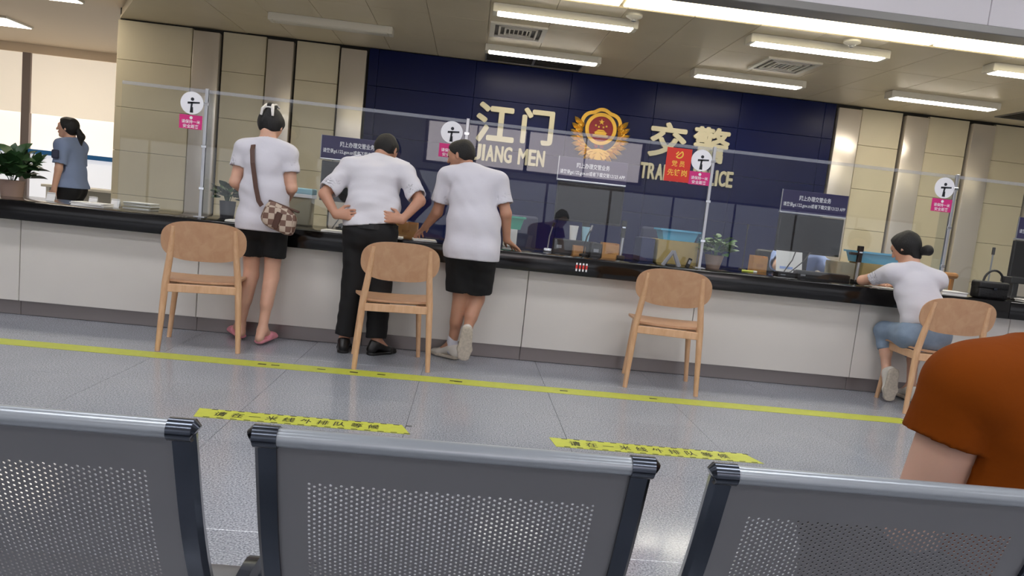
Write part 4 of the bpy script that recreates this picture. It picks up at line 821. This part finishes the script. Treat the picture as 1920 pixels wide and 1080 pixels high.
def head_prims(c, f, upv, g=1.0):
    f = nrm(f); s = nrm(np.cross(f, upv)); u = np.cross(s, f); c = np.asarray(c, float)
    P = [prim(c - f * 0.022 * g + u * 0.022 * g, c + f * 0.02 * g + u * 0.025 * g, (0.073 * g, 0.086 * g), (0.068 * g, 0.08 * g), s, 0.02),
         prim(c + f * 0.03 * g - u * 0.015 * g, c + f * 0.056 * g - u * 0.078 * g, (0.055 * g, 0.05 * g), (0.03 * g, 0.026 * g), s, 0.035),
         prim(c + f * 0.09 * g + u * 0.012 * g, c + f * 0.104 * g - u * 0.022 * g, 0.008 * g, 0.0125 * g, None, 0.014),
         prim(c + f * 0.084 * g - u * 0.05 * g - s * 0.014 * g, c + f * 0.084 * g - u * 0.05 * g + s * 0.014 * g, 0.009 * g, None, None, 0.008),
         prim(c + f * 0.078 * g + u * 0.03 * g - s * 0.03 * g, c + f * 0.078 * g + u * 0.03 * g + s * 0.03 * g, 0.012 * g, None, None, 0.018)]
    for q in (-1, 1): P.append(prim(c + s * q * 0.075 * g - f * 0.008 * g + u * 0.02 * g, c + s * q * 0.077 * g - f * 0.004 * g - u * 0.022 * g, (0.016 * g, 0.007 * g), (0.011 * g, 0.006 * g), f, 0.01))
    return P, f, s, u
def hand_prims(wr, d, side, palm, curl=0.4, spread=0.0, g=1.0):
    """palm and five fingers; d = pointing direction, side = towards the thumb, palm = palm-facing normal"""
    d = nrm(d); side = nrm(side - d * (np.asarray(side) @ d)); palm = nrm(np.cross(d, side)) * (1 if np.cross(d, side) @ palm > 0 else -1); wr = np.asarray(wr, float)
    P = [prim(wr, wr + d * 0.085 * g, (0.028 * g, 0.019 * g), (0.041 * g, 0.014 * g), side, 0.015)]
    for i, (o, L) in enumerate(zip((0.031, 0.0105, -0.0105, -0.031), (0.072, 0.08, 0.073, 0.056))):
        r0 = wr + d * (0.084 - 0.004 * (i == 3)) * g + side * o * g; dd = nrm(d + side * spread * o * 20)
        d1 = nrm(dd * math.cos(curl) + palm * math.sin(curl)); d2 = nrm(dd * math.cos(curl * 2.3) + palm * math.sin(curl * 2.3))
        m = r0 + d1 * L * 0.55 * g; P += [prim(r0, m, 0.0092 * g, 0.0085 * g, None, 0.004), prim(m, m + d2 * L * 0.5 * g, 0.0085 * g, 0.0072 * g, None, 0.004)]
    r0 = wr + d * 0.028 * g + side * 0.03 * g; m = r0 + nrm(d * 0.65 + side * 0.7 + palm * 0.25) * 0.042 * g
    return P + [prim(r0, m, 0.013 * g, 0.0105 * g, None, 0.012), prim(m, m + nrm(d * 0.95 + side * 0.2 + palm * 0.3) * 0.034 * g, 0.0105 * g, 0.0085 * g, None, 0.005)]
def person(label, base, J, spec):
    """one figure: J = joints in room coordinates, spec = clothes and looks"""
    J = {k: V(*v) for k, v in J.items()}; base = V(*base); g = spec.get('g', 1.0); tw = spec.get('tw', 1.0)
    root = thing('person', label, 'person', tuple(base))
    s = nrm(J['sr'] - J['sl']); upt = nrm(J['neck'] - J['pel']); f = nrm(np.cross(upt, s)); sp = nrm(J['hr'] - J['hl']); fp = nrm(np.cross(nrm(J['waist'] - J['pel']), sp))
    torso = [prim(J['pel'], J['waist'], (0.15 * tw, 0.105), (0.128 * tw, 0.092), sp, 0.06), prim(J['waist'], J['chest'], (0.13 * tw, 0.094), (0.15 * tw, 0.105), s, 0.06),
             prim(J['sl'] + s * 0.025, J['sr'] - s * 0.025, (0.05, 0.056), None, upt, 0.06)]
    for q in ('sl', 'sr'): torso.append(prim(J['neck'] - upt * 0.015, J[q] - upt * 0.0, (0.045, 0.045), (0.045, 0.045), None, 0.05))
    butt = [prim(J['pel'] - fp * 0.045 - sp * q * 0.07 - V(0, 0, 0.03), J['pel'] - fp * 0.04 - sp * q * 0.07 - V(0, 0, 0.06), 0.08, None, None, 0.05) for q in (-1, 1)]
    if spec.get('seated'): butt = [prim(J['pel'] - sp * q * 0.075 - V(0, 0, 0.01), J['pel'] + fp * 0.08 - sp * q * 0.08 - V(0, 0, 0.02), (0.095, 0.075), (0.085, 0.075), sp, 0.06) for q in (-1, 1)]
    arms = {}; legs = {}
    for q, S_, E_, W_ in (('l', 'sl', 'el', 'wl'), ('r', 'sr', 'er', 'wr')):
        arms[q] = [prim(J[S_], J[E_], 0.05 * g * spec.get('arm', 1), 0.039 * g * spec.get('arm', 1), None, 0.03), prim(J[E_], J[W_], 0.041 * g * spec.get('arm', 1), 0.026 * g, None, 0.015)]
    for q, H_, K_, A_ in (('l', 'hl', 'kl', 'al'), ('r', 'hr', 'kr', 'ar')):
        kd = nrm(J[A_] - J[K_]); back = nrm(-fp - kd * (-fp @ kd)) if abs(fp @ kd) < 0.99 else -fp
        mid = J[K_] + (J[A_] - J[K_]) * 0.3 + back * 0.014
        legs[q] = [prim(J[H_], J[K_], 0.083 * g, 0.054 * g, None, 0.05), prim(J[K_], J[A_], 0.05 * g, 0.034 * g, None, 0.03), prim(mid - kd * 0.05, mid + kd * 0.07, 0.047 * g, 0.042 * g, None, 0.03)]
    hp, hf, hs, hu = head_prims(J['head'], J['face'], V(0, 0, 1) if abs(nrm(J['face'])[2]) < 0.9 else f, spec.get('hg', 1.0))
    neckp = [prim(J['neck'] - upt * 0.04, J['head'] - hu * 0.05 - hf * 0.025, 0.056 * spec.get('neck', 1), 0.05 * spec.get('neck', 1), None, 0.025)]
    hands = []
    for q, W_ in (('l', 'wl'), ('r', 'wr')):
        if q + 'hand' in spec: d_, sd, pm, cu_ = spec[q + 'hand']; hands += hand_prims(J[W_], V(*d_), V(*sd), V(*pm), cu_, spec.get('spread', 0.1), g)
    feet = []; foot = {}
    for q, A_ in (('l', 'al'), ('r', 'ar')):
        td = nrm(J['f' + q]); dn = nrm(J['d' + q]) if 'd' + q in J else V(0, 0, -1)
        heel = J[A_] + dn * 0.05 - td * 0.035; ball = J[A_] + dn * 0.062 + td * 0.1; toe = J[A_] + dn * 0.067 + td * 0.16; sd = np.cross(td, dn)
        foot[q] = (heel, ball, toe, sd, dn, td)
        feet += [prim(J[A_], heel, 0.034, 0.03, None, 0.02), prim(J[A_] + td * 0.02, ball, (0.033, 0.034), (0.042, 0.022), sd, 0.02), prim(ball, toe, (0.042, 0.02), (0.034, 0.014), sd, 0.015)]
    body = torso + butt + arms['l'] + arms['r'] + legs['l'] + legs['r'] + neckp + hp + hands + feet
    surf_obj('body', spec['skin'], root, base, body, res=spec.get('res', 0.0075))
    for q in (-1, 1):
        e = J['head'] + hf * 0.079 + hu * 0.012 + hs * q * 0.031 - base
        MB().lathe([(0.001, -0.011), (0.008, -0.008), (0.011, 0.0), (0.008, 0.008), (0.001, 0.011)], 10).build('eye', 'eye_dark', root, tuple(e), smooth=True)
    # upper garment
    t = spec['top']; slv = []; subs = []
    for q, S_, E_, W_ in (('l', 'sl', 'el', 'wl'), ('r', 'sr', 'er', 'wr')):
        end = J[S_] + (J[E_] - J[S_]) * t['sleeve']; r = t.get('slr', 0.022); tilt = t.get('tilt', 0)
        slv.append(prim(J[S_], end, 0.052 + r * 0.55, 0.05 - 0.008 * t['sleeve'] + r, None, t.get('sk', 0.018), True))
        e2 = J[S_] + (J[E_] - J[S_]) * (t['sleeve'] - 0.22); subs.append(prim(e2, J[E_], 0.05 - 0.005 + r * 0.45, None, None, 0.01))
    cuts = [(V(*t['hem']), V(*t.get('hemn', (0, 0, -1)))), (J['neck'] + upt * t.get('collar', 0.012) , upt + f * t.get('coln', 0.35))]
    tb = infl(torso, t.get('ease', 0.016)); hemc = V(*t['hem'])
    if not t.get('tucked'): tb.append(prim(J['waist'], np.array([J['pel'][0], J['pel'][1], hemc[2] - 0.05]), (0.15 * tw + t.get('ease', 0.016), 0.118), (0.162 * tw + t.get('ease', 0.016), 0.135), sp, 0.05))
    if spec.get('seated'): tb = tb[:5]
    else: tb += infl(butt, 0.024 if not t.get('tucked') else 0.016)
    surf_obj(t['name'], t['mat'], root, base, tb + slv, res=spec.get('tres', 0.008), cuts=cuts, subs=subs, fold=t.get('fold', 0.0022), seed=spec.get('seed', 1), fscale=t.get('fscale', (9, 9, 14)))
    # lower garment
    b = spec['bottom']; lg = []; subs = []; cuts = [(J['pel'] + V(0, 0, b['waist']), V(0, 0, 1))]
    for q, H_, K_, A_ in (('l', 'hl', 'kl', 'al'), ('r', 'hr', 'kr', 'ar')):
        e = b['ease']
        if b['len'] <= 1: end = J[H_] + (J[K_] - J[H_]) * b['len']; lg.append(prim(J[H_], end, 0.088 * g + e * 0.6, 0.075 * g + e, None, 0.03, True)); subs.append(prim(J[H_] + (J[K_] - J[H_]) * (b['len'] - 0.2), J[K_], 0.068 * g + e * 0.5, 0.06 + e * 0.5, None))
        else:
            end = J[K_] + (J[A_] - J[K_]) * (b['len'] - 1); lg += [prim(J[H_], J[K_], 0.086 * g + e * 0.6, 0.06 * g + e, None, 0.03), prim(J[K_], end, 0.06 * g + e, 0.048 * g + e, None, 0.03, True)]
    surf_obj(b['name'], b['mat'], root, base, infl(torso[:1], 0.012) + infl(butt, 0.012) + lg, res=spec.get('tres', 0.008), cuts=cuts, subs=subs, fold=b.get('fold', 0.002), seed=3)
    # hair
    h = spec['hair']; hg = spec.get('hg', 1.0); c = J['head']
    cap = [prim(c - hf * 0.022 * hg + hu * 0.025 * hg, c + hf * 0.02 * hg + hu * 0.03 * hg, ((0.073 + h['th']) * hg, (0.086 + h['th']) * hg), ((0.068 + h['th']) * hg, (0.08 + h['th']) * hg), hs, 0.02)]
    if h.get('nape', True): cap.append(prim(c - hf * 0.055 * hg + hu * 0.0, c - hf * 0.05 * hg - hu * h.get('napez', 0.045) * hg, (0.06 * hg, 0.035 * hg), (0.048 * hg, 0.025 * hg), hs, 0.025))
    hc = [(c + hf * 0.05 * hg + hu * 0.04 * hg, hf * 1.0 - hu * h.get('fringe', 0.75)), (c - hu * h.get('low', 0.03) * hg, -hu + hf * 0.8)]
    surf_obj('hair', h['mat'], root, base, cap + [prim(*[np.asarray(x, float) if not isinstance(x, (float, tuple)) else x for x in p]) for p in h.get('extra0', [])], res=0.006, cuts=hc, fold=0.0012, fscale=(22, 22, 8), seed=9)
    loc = lambda x, y, z: c + hs * x * hg + hf * y * hg + hu * z * hg
    if 'tail' in h:
        tl = [prim(loc(*a), loc(*b_), ra, rb, None, 0.02) for a, b_, ra, rb in h['tail']]; surf_obj(h.get('tailname', 'ponytail'), h['mat'], root, base, tl, res=0.006, fold=0.0015, fscale=(22, 22, 8), seed=4)
    # shoes
    sh = spec.get('shoes')
    if sh:
        for q in ('l', 'r'):
            heel, ball, toe, sd, dn, td = foot[q]; A_ = J['a' + q]; e = sh.get('ease', 0.008)
            if sh['kind'] == 'slipper':
                surf_obj('slipper', sh['mat'], root, base, [prim(ball - dn * 0.018 - td * 0.03, toe - dn * 0.012, (0.05, 0.032), (0.042, 0.022), sd, 0.02), prim(heel + dn * 0.022, toe + dn * 0.002, (0.036, 0.018), (0.044, 0.016), sd, 0.015)], res=0.006, cuts=[(A_ + dn * 0.088, dn)])
                continue
            o = surf_obj('shoe', sh['mat'], root, base, [prim(A_ + dn * 0.015 - td * 0.01, heel, 0.042, 0.036, None, 0.02), prim(A_ + dn * 0.025 + td * 0.01, ball, (0.04, 0.04), (0.047, 0.028), sd, 0.02), prim(ball, toe, (0.047, 0.026), (0.04, 0.018), sd, 0.015)], res=0.006, cuts=[(A_ + dn * 0.084, dn), (A_ - dn * sh.get('high', 0.02), -dn)])
            surf_obj('sole', sh['sole'], root, base, [prim(heel + dn * 0.03, ball + dn * 0.018, (0.039, 0.03), (0.05, 0.03), sd, 0.015), prim(ball + dn * 0.018, toe + dn * 0.013, (0.05, 0.03), (0.042, 0.025), sd, 0.015)], res=0.006, cuts=[(A_ + dn * 0.092, dn), (A_ + dn * 0.068, -dn)])
            if sh.get('sock'): surf_obj('sock', 'white_cotton', root, base, [prim(A_ - dn * 0.05, A_ + dn * 0.03, 0.039, 0.042, None, 0.01)], res=0.006)
    return root, J, dict(s=s, f=f, u=upt, hf=hf, hs=hs, hu=hu, sp=sp, fp=fp)
TEE = dict(name='t_shirt', mat='white_cotton')
# --- woman with the checked bag
BW = (-1.42, 5.0, 0)
root, J, A = person('woman in white t-shirt and black shorts with a checked shoulder bag at the counter', BW, dict(
    pel=(-1.40, 4.99, 0.865), waist=(-1.41, 5.0, 1.04), chest=(-1.42, 5.02, 1.22), neck=(-1.425, 5.04, 1.385), head=(-1.425, 5.085, 1.497), face=(0.08, 0.9, -0.45),
    sl=(-1.575, 5.02, 1.318), sr=(-1.275, 5.02, 1.318), el=(-1.612, 4.99, 1.09), er=(-1.232, 5.0, 1.09), wl=(-1.54, 5.2, 0.98), wr=(-1.33, 5.22, 0.97),
    hl=(-1.48, 4.99, 0.84), hr=(-1.32, 4.99, 0.84), kl=(-1.475, 5.03, 0.46), kr=(-1.325, 4.99, 0.46), al=(-1.53, 5.04, 0.10), ar=(-1.345, 4.92, 0.10), fl=(-0.55, 0.85, 0), fr=(0.15, 0.95, 0)),
    dict(skin='skin', g=0.9, tw=0.92, lhand=((0.4, 0.7, -0.5), (0.6, 0.2, 0.6), (0.6, -0.2, -0.4), 0.5), rhand=((-0.3, 0.8, -0.4), (-0.7, 0.1, 0.6), (-0.5, -0.2, -0.5), 0.5),
         top=dict(TEE, sleeve=0.55, hem=(0, 0, 0.785), slr=0.018, ease=0.015), bottom=dict(name='shorts', mat='black_cloth', len=0.62, ease=0.02, waist=0.1), seed=2,
         hair=dict(mat='hair_black', th=0.014, fringe=0.6, tail=[((0, -0.06, 0.05), (0, -0.075, 0.1), 0.045, 0.035), ((0.0, -0.075, 0.1), (0.015, -0.06, 0.125), 0.03, 0.02)], tailname='twisted_bun'),
         shoes=dict(kind='slipper', mat='pink_foam')))
hc = J['head'] - V(*BW); cl = MB()
for sx in (-1, 1):
    P0 = [hc + A['hs'] * (sx * 0.02 + x) + A['hf'] * y + A['hu'] * z for x, y, z in ((sx * 0.02, -0.105, 0.02), (sx * 0.015, -0.118, 0.06), (0.0, -0.1, 0.105), (sx * 0.005, -0.06, 0.135), (sx * 0.015, -0.02, 0.14))]
    cl.tube(P0, [0.008, 0.011, 0.012, 0.011, 0.007], 8)
cl.tube([hc - A['hs'] * 0.035 - A['hf'] * 0.105 + A['hu'] * 0.085, hc + A['hs'] * 0.035 - A['hf'] * 0.105 + A['hu'] * 0.085], 0.008, 8)
cl.build('hair_clip', 'clip_pearl', root, smooth=True)
# her bag is a thing of its own
bg = thing('shoulder_bag', 'brown and cream checked shoulder bag hanging at the woman\'s hip', 'bag', (-1.275, 4.815, 0.80))
mb = MB(); n = 20
bm = bmesh.new(); bmesh.ops.create_uvsphere(bm, u_segments=24, v_segments=16, radius=1.0)
for v in bm.verts:
    x, y, z = v.co; e = 0.55
    f_ = lambda a: math.copysign(abs(a) ** e, a)
    v.co = (f_(x) * 0.115 * (1 - 0.12 * z), f_(y) * 0.05 * (1 - 0.25 * z), f_(z) * 0.085 + 0.09 - 0.02 * x)
mb.addbm(bm).xf(Matrix.Rotation(0.28, 4, 'Y')).build('body', 'bag_check', bg, smooth=True)
MB().bbox(-0.105, 0.105, -0.018, 0.018, 0.165, 0.18, 0.006).xf(Matrix.Rotation(0.28, 4, 'Y')).build('zip_edge', 'strap_brown', bg)
MB().bbox(-0.02, 0.02, -0.058, -0.045, 0.02, 0.13, 0.005).xf(Matrix.Rotation(0.28, 4, 'Y')).build('trim_strap', 'strap_brown', bg)
def strap(pts, wd, th):
    m = MB(); vs = []; fs = []
    for i, (p, nn) in enumerate(pts):
        p = Vector(p); d = (Vector(pts[min(i + 1, len(pts) - 1)][0]) - Vector(pts[max(i - 1, 0)][0])).normalized(); nv = Vector(nn).normalized(); sd = d.cross(nv).normalized()
        for a_, b_ in ((-1, 0), (1, 0), (1, 1), (-1, 1)): vs.append(p + sd * a_ * wd / 2 + nv * b_ * th)
    for i in range(len(pts) - 1):
        for k in range(4): fs.append((i * 4 + k, i * 4 + (k + 1) % 4, i * 4 + 4 + (k + 1) % 4, i * 4 + 4 + k))
    fs += [(0, 1, 2, 3), tuple(len(vs) - 4 + k for k in (3, 2, 1, 0))]
    return m.add(vs, fs)
B0 = Vector((-1.275, 4.815, 0.80))
sp_ = [((-1.50, 5.10, 1.30), (-0.2, 0.9, 0.3)), ((-1.505, 5.05, 1.375), (-0.2, 0.4, 0.9)), ((-1.50, 4.985, 1.382), (-0.1, -0.4, 0.9)), ((-1.487, 4.915, 1.315), (0, -0.95, 0.3)), ((-1.468, 4.878, 1.23), (0, -1, 0.1)), ((-1.448, 4.862, 1.15), (0, -1, 0)), ((-1.428, 4.848, 1.07), (0, -1, 0)), ((-1.40, 4.832, 0.985), (0, -1, 0)), ((-1.375, 4.825, 0.955), (0, -1, 0))]
strap([(Vector(p) - B0, nn) for p, nn in sp_], 0.03, 0.004).build('strap', 'strap_brown', bg)

# --- man in white uniform shirt, hands on hips
BM = (-0.66, 4.95, 0)
root, J, A = person('man in white shirt and black trousers standing with hands on hips', BM, dict(
    pel=(-0.665, 4.95, 0.865), waist=(-0.67, 4.975, 1.01), chest=(-0.68, 5.05, 1.19), neck=(-0.665, 5.13, 1.35), head=(-0.64, 5.2, 1.425), face=(0.3, 0.75, -0.5),
    sl=(-0.865, 5.06, 1.275), sr=(-0.485, 5.06, 1.285), el=(-0.998, 4.95, 1.075), er=(-0.352, 4.95, 1.095), wl=(-0.895, 4.855, 0.945), wr=(-0.452, 4.85, 0.955),
    hl=(-0.755, 4.95, 0.84), hr=(-0.575, 4.95, 0.84), kl=(-0.755, 4.96, 0.47), kr=(-0.575, 4.98, 0.47), al=(-0.785, 4.93, 0.09), ar=(-0.565, 4.93, 0.09), fl=(-0.1, 0.95, 0), fr=(0.65, 0.75, 0)),
    dict(skin='skin_tan', g=0.98, tw=1.06, lhand=((0.9, -0.12, 0.12), (0.1, 0.2, 0.9), (0.1, 0.9, 0), 0.25), rhand=((-0.9, -0.12, 0.12), (-0.1, 0.2, 0.9), (-0.1, 0.9, 0), 0.25),
         top=dict(name='shirt', mat='white_shirt', sleeve=0.86, hem=(-0.66, 4.95, 0.905), hemn=(0.16, 0, -1), slr=0.025, ease=0.02, fold=0.004), bottom=dict(name='trousers', mat='trouser_black', len=1.93, ease=0.022, waist=0.055), seed=6,
         hair=dict(mat='hair_short', th=0.009, fringe=0.7, low=0.02, napez=0.02), shoes=dict(kind='shoe', mat='shoe_black', sole='shoe_black')))
b0 = V(*BM)
MB().add(*(lambda m: (m.v, m.f))(strap([(tuple(J['pel'] + V(0.178 * math.cos(a), 0.137 * math.sin(a), 0.028) - b0), (math.cos(a), math.sin(a), 0)) for a in [2 * math.pi * k / 32 for k in range(33)]], 0.036, 0.006))).build('belt', 'shoe_black', root)
surf_obj('shirt_collar', 'white_shirt', root, b0, [prim(J['neck'] - A['u'] * 0.01, J['neck'] + A['u'] * 0.028, (0.068, 0.066), (0.062, 0.06), A['s'], 0.01, True)], res=0.006)
for q, S_ in ((-1, 'sl'), (1, 'sr')):
    p0 = J[S_] + A['u'] * 0.073 - A['s'] * q * 0.02 - b0; M_ = Matrix((A['s'], A['f'], A['u'])).transposed().to_4x4(); M_.translation = Vector(p0)
    MB().bbox(-0.055, 0.055, -0.024, 0.024, -0.004, 0.008, 0.004).xf(M_ @ Matrix.Rotation(q * 0.33, 4, 'Y')).build('epaulette', 'epaulette', root)

# --- man in white t-shirt and shorts leaning on the counter
B3 = (0.03, 4.98, 0)
root, J, A = person('man in white t-shirt and black shorts leaning on the counter, one heel raised', B3, dict(
    pel=(0.04, 4.94, 0.81), waist=(0.035, 4.96, 0.98), chest=(0.01, 5.02, 1.18), neck=(-0.03, 5.09, 1.36), head=(-0.1, 5.14, 1.438), face=(-0.9, 0.42, -0.2),
    sl=(-0.18, 5.05, 1.285), sr=(0.178, 5.03, 1.285), el=(-0.232, 5.09, 1.03), er=(0.252, 4.99, 1.07), wl=(-0.31, 5.155, 0.915), wr=(0.278, 5.055, 0.885),
    hl=(-0.045, 4.95, 0.79), hr=(0.12, 4.94, 0.79), kl=(-0.008, 5.0, 0.45), kr=(0.108, 5.02, 0.45), al=(-0.035, 5.03, 0.095), ar=(0.058, 4.905, 0.225), fl=(-0.75, 0.6, 0), fr=(-0.03, 0.12, -1), dr=(0, -1, -0.12)),
    dict(skin='skin_tan', g=0.96, tw=1.05, spread=0.7, lhand=((-0.35, 0.45, -0.35), (0.5, 0.5, 0.3), (0, 0, -1), 0.35), rhand=((0.6, 0.5, -0.42), (-0.6, 0.7, 0.1), (0, -0.3, -1), 0.12),
         top=dict(TEE, sleeve=0.72, hem=(0, 0, 0.735), slr=0.025, ease=0.018, fold=0.002), bottom=dict(name='shorts', mat='black_cloth', len=0.84, ease=0.03, waist=0.1), seed=12,
         hair=dict(mat='hair_short', th=0.01, fringe=0.8, low=0.0, napez=0.0, nape=False), shoes=dict(kind='shoe', mat='shoe_white', sole='sole_tan', sock=True)))

# --- seated woman with the bun
B4 = (3.26, 4.8, 0)
root, J, A = person('woman with a black bun in white t-shirt and jeans seated at the counter', B4, dict(
    pel=(3.27, 4.76, 0.535), waist=(3.25, 4.79, 0.68), chest=(3.225, 4.87, 0.845), neck=(3.21, 4.95, 0.995), head=(3.185, 5.0, 1.125), face=(-0.45, 0.75, -0.45),
    sl=(3.05, 4.93, 0.935), sr=(3.395, 4.9, 0.925), el=(2.965, 5.12, 0.855), er=(3.47, 5.08, 0.85), wl=(3.12, 5.215, 0.845), wr=(3.33, 5.215, 0.845),
    hl=(3.17, 4.78, 0.52), hr=(3.37, 4.78, 0.52), kl=(3.17, 5.08, 0.50), kr=(3.41, 5.08, 0.50), al=(3.165, 4.955, 0.2), ar=(3.40, 5.0, 0.1), fl=(0.05, 0.1, -1), fr=(0.1, 1, 0), dl=(0, -1, -0.1)),
    dict(skin='skin', g=0.9, tw=0.95, seated=True, lhand=((0.8, 0.3, 0), (0.2, 0.6, 0.3), (0, 0, -1), 0.4), rhand=((-0.7, 0.35, 0), (-0.2, 0.6, 0.3), (0, 0, -1), 0.4),
         top=dict(TEE, sleeve=0.62, hem=(3.25, 4.75, 0.6), hemn=(0.0, -0.25, -1), slr=0.022, ease=0.014, fold=0.003, fscale=(5, 5, 20)), bottom=dict(name='jeans', mat='denim', len=1.45, ease=0.012, waist=0.09), seed=8,
         hair=dict(mat='hair_black', th=0.015, fringe=0.3, low=0.06, napez=0.085, tail=[((0.02, -0.085, -0.055), (0.03, -0.12, -0.06), 0.03, 0.036), ((0.05, -0.12, -0.05), (0.03, -0.125, -0.07), 0.03, 0.03)], tailname='hair_bun'), shoes=dict(kind='shoe', mat='shoe_white', sole='sole_tan')))
# --- officer walking behind the counter at the far left
B6 = (-4.32, 8.0, 0)
root, J, A = person('officer in blue shirt with a ponytail standing behind the counter by the window', B6, dict(
    pel=(-4.31, 8.0, 0.86), waist=(-4.315, 8.0, 1.01), chest=(-4.33, 8.0, 1.19), neck=(-4.325, 8.0, 1.345), head=(-4.36, 8.0, 1.465), face=(-1, -0.12, 0.08),
    sl=(-4.32, 7.83, 1.28), sr=(-4.32, 8.17, 1.28), el=(-4.325, 7.79, 1.03), er=(-4.32, 8.2, 1.03), wl=(-4.36, 7.78, 0.81), wr=(-4.36, 8.2, 0.81),
    hl=(-4.31, 7.915, 0.84), hr=(-4.31, 8.085, 0.84), kl=(-4.32, 7.915, 0.46), kr=(-4.32, 8.085, 0.46), al=(-4.29, 7.915, 0.09), ar=(-4.29, 8.085, 0.09), fl=(-1, 0, 0), fr=(-1, 0, 0)),
    dict(skin='skin', g=0.92, tw=0.95, lhand=((-0.1, 0, -1), (-1, 0, 0), (0, 1, 0), 0.3), rhand=((-0.1, 0, -1), (-1, 0, 0), (0, -1, 0), 0.3),
         top=dict(name='shirt', mat='blue_shirt', sleeve=0.8, hem=(0, 0, 0.84), slr=0.026, ease=0.028, fold=0.003), bottom=dict(name='trousers', mat='trouser_black', len=1.93, ease=0.02, waist=0.09), seed=5,
         hair=dict(mat='hair_black', th=0.013, fringe=0.5, low=0.03, tail=[((0, -0.1, 0.0), (0, -0.135, -0.06), 0.03, 0.036), ((0, -0.135, -0.06), (0, -0.13, -0.16), 0.036, 0.022)]), shoes=dict(kind='shoe', mat='shoe_black', sole='shoe_black')))
MB().bbox(-0.035, 0.035, -0.006, 0.004, -0.05, 0.04, 0.012, seg=3).build('sleeve_patch', 'patch_dark', root, tuple(V(-4.325, 7.722, 1.185) - V(*B6)))
# --- officer seated behind the monitor
B7 = (3.0, 6.3, 0)
root, J, A = person('officer in light blue shirt seated behind the monitor, mostly hidden', B7, dict(
    pel=(3.0, 6.42, 0.55), waist=(3.0, 6.38, 0.7), chest=(3.0, 6.3, 0.86), neck=(3.0, 6.22, 1.0), head=(2.99, 6.17, 1.12), face=(0, -0.9, -0.4),
    sl=(3.18, 6.28, 0.94), sr=(2.82, 6.28, 0.94), el=(3.25, 6.08, 0.86), er=(2.73, 6.08, 0.86), wl=(3.24, 6.0, 0.86), wr=(2.8, 6.02, 0.86),
    hl=(3.1, 6.4, 0.53), hr=(2.9, 6.4, 0.53), kl=(3.12, 6.04, 0.5), kr=(2.88, 6.04, 0.5), al=(3.12, 6.1, 0.1), ar=(2.88, 6.1, 0.1), fl=(0, -1, 0), fr=(0, -1, 0)),
    dict(skin='skin', g=0.93, tw=1.0, seated=True, lhand=((-0.3, -0.9, -0.1), (-0.8, 0, 0.3), (0, 0, -1), 0.3), rhand=((0.3, -0.9, -0.1), (0.8, 0, 0.3), (0, 0, -1), 0.3),
         top=dict(name='shirt', mat='blue_shirt_light', sleeve=0.85, hem=(0, 0, 0.58), slr=0.026, ease=0.02, fold=0.003), bottom=dict(name='trousers', mat='trouser_black', len=1.9, ease=0.02, waist=0.06), seed=15,
         hair=dict(mat='hair_short', th=0.01), shoes=dict(kind='shoe', mat='shoe_black', sole='shoe_black')))
office_chair('dark office chair under the officer seated behind the monitor', 3.0, 6.44, 0.0, 0.46, 0.98, 'black_plastic')
# --- person in the rust top on the front row
B5 = (0.98, 1.15, 0)
root, J, A = person('person in a rust-orange short-sleeved top seated on the front row', B5, dict(
    pel=(1.0, 1.2, 0.53), waist=(1.0, 1.17, 0.67), chest=(1.01, 1.15, 0.81), neck=(1.05, 1.17, 0.955), head=(1.21, 1.27, 1.05), face=(0.25, 0.85, -0.5),
    sl=(0.862, 1.13, 0.885), sr=(1.21, 1.16, 0.895), el=(0.82, 1.15, 0.62), er=(1.27, 1.2, 0.63), wl=(1.03, 1.33, 0.58), wr=(1.2, 1.38, 0.58),
    hl=(0.91, 1.22, 0.52), hr=(1.1, 1.22, 0.52), kl=(0.93, 1.55, 0.45), kr=(1.12, 1.55, 0.45), al=(0.93, 1.5, 0.09), ar=(1.12, 1.5, 0.09), fl=(0, 1, 0), fr=(0, 1, 0)),
    dict(skin='skin_pale', g=1.0, tw=0.97, arm=0.92, seated=True, res=0.006, tres=0.005, lhand=((0.6, 0.6, 0.1), (0.3, 0.3, 0.8), (0.5, -0.3, 0), 0.5), rhand=((-0.2, 0.7, 0.1), (-0.3, 0.3, 0.8), (-0.5, -0.3, 0), 0.5),
         top=dict(name='blouse', mat='rust_cloth', sleeve=0.37, hem=(0, 0, 0.5), slr=0.02, ease=0.014, sk=0.006, fold=0.0016, fscale=(7, 7, 9), collar=0.02), bottom=dict(name='trousers', mat='trouser_black', len=1.9, ease=0.02, waist=0.06), seed=21,
         hair=dict(mat='hair_black', th=0.016, fringe=0.4, napez=0.08, low=0.06), shoes=dict(kind='shoe', mat='shoe_white', sole='sole_tan')))
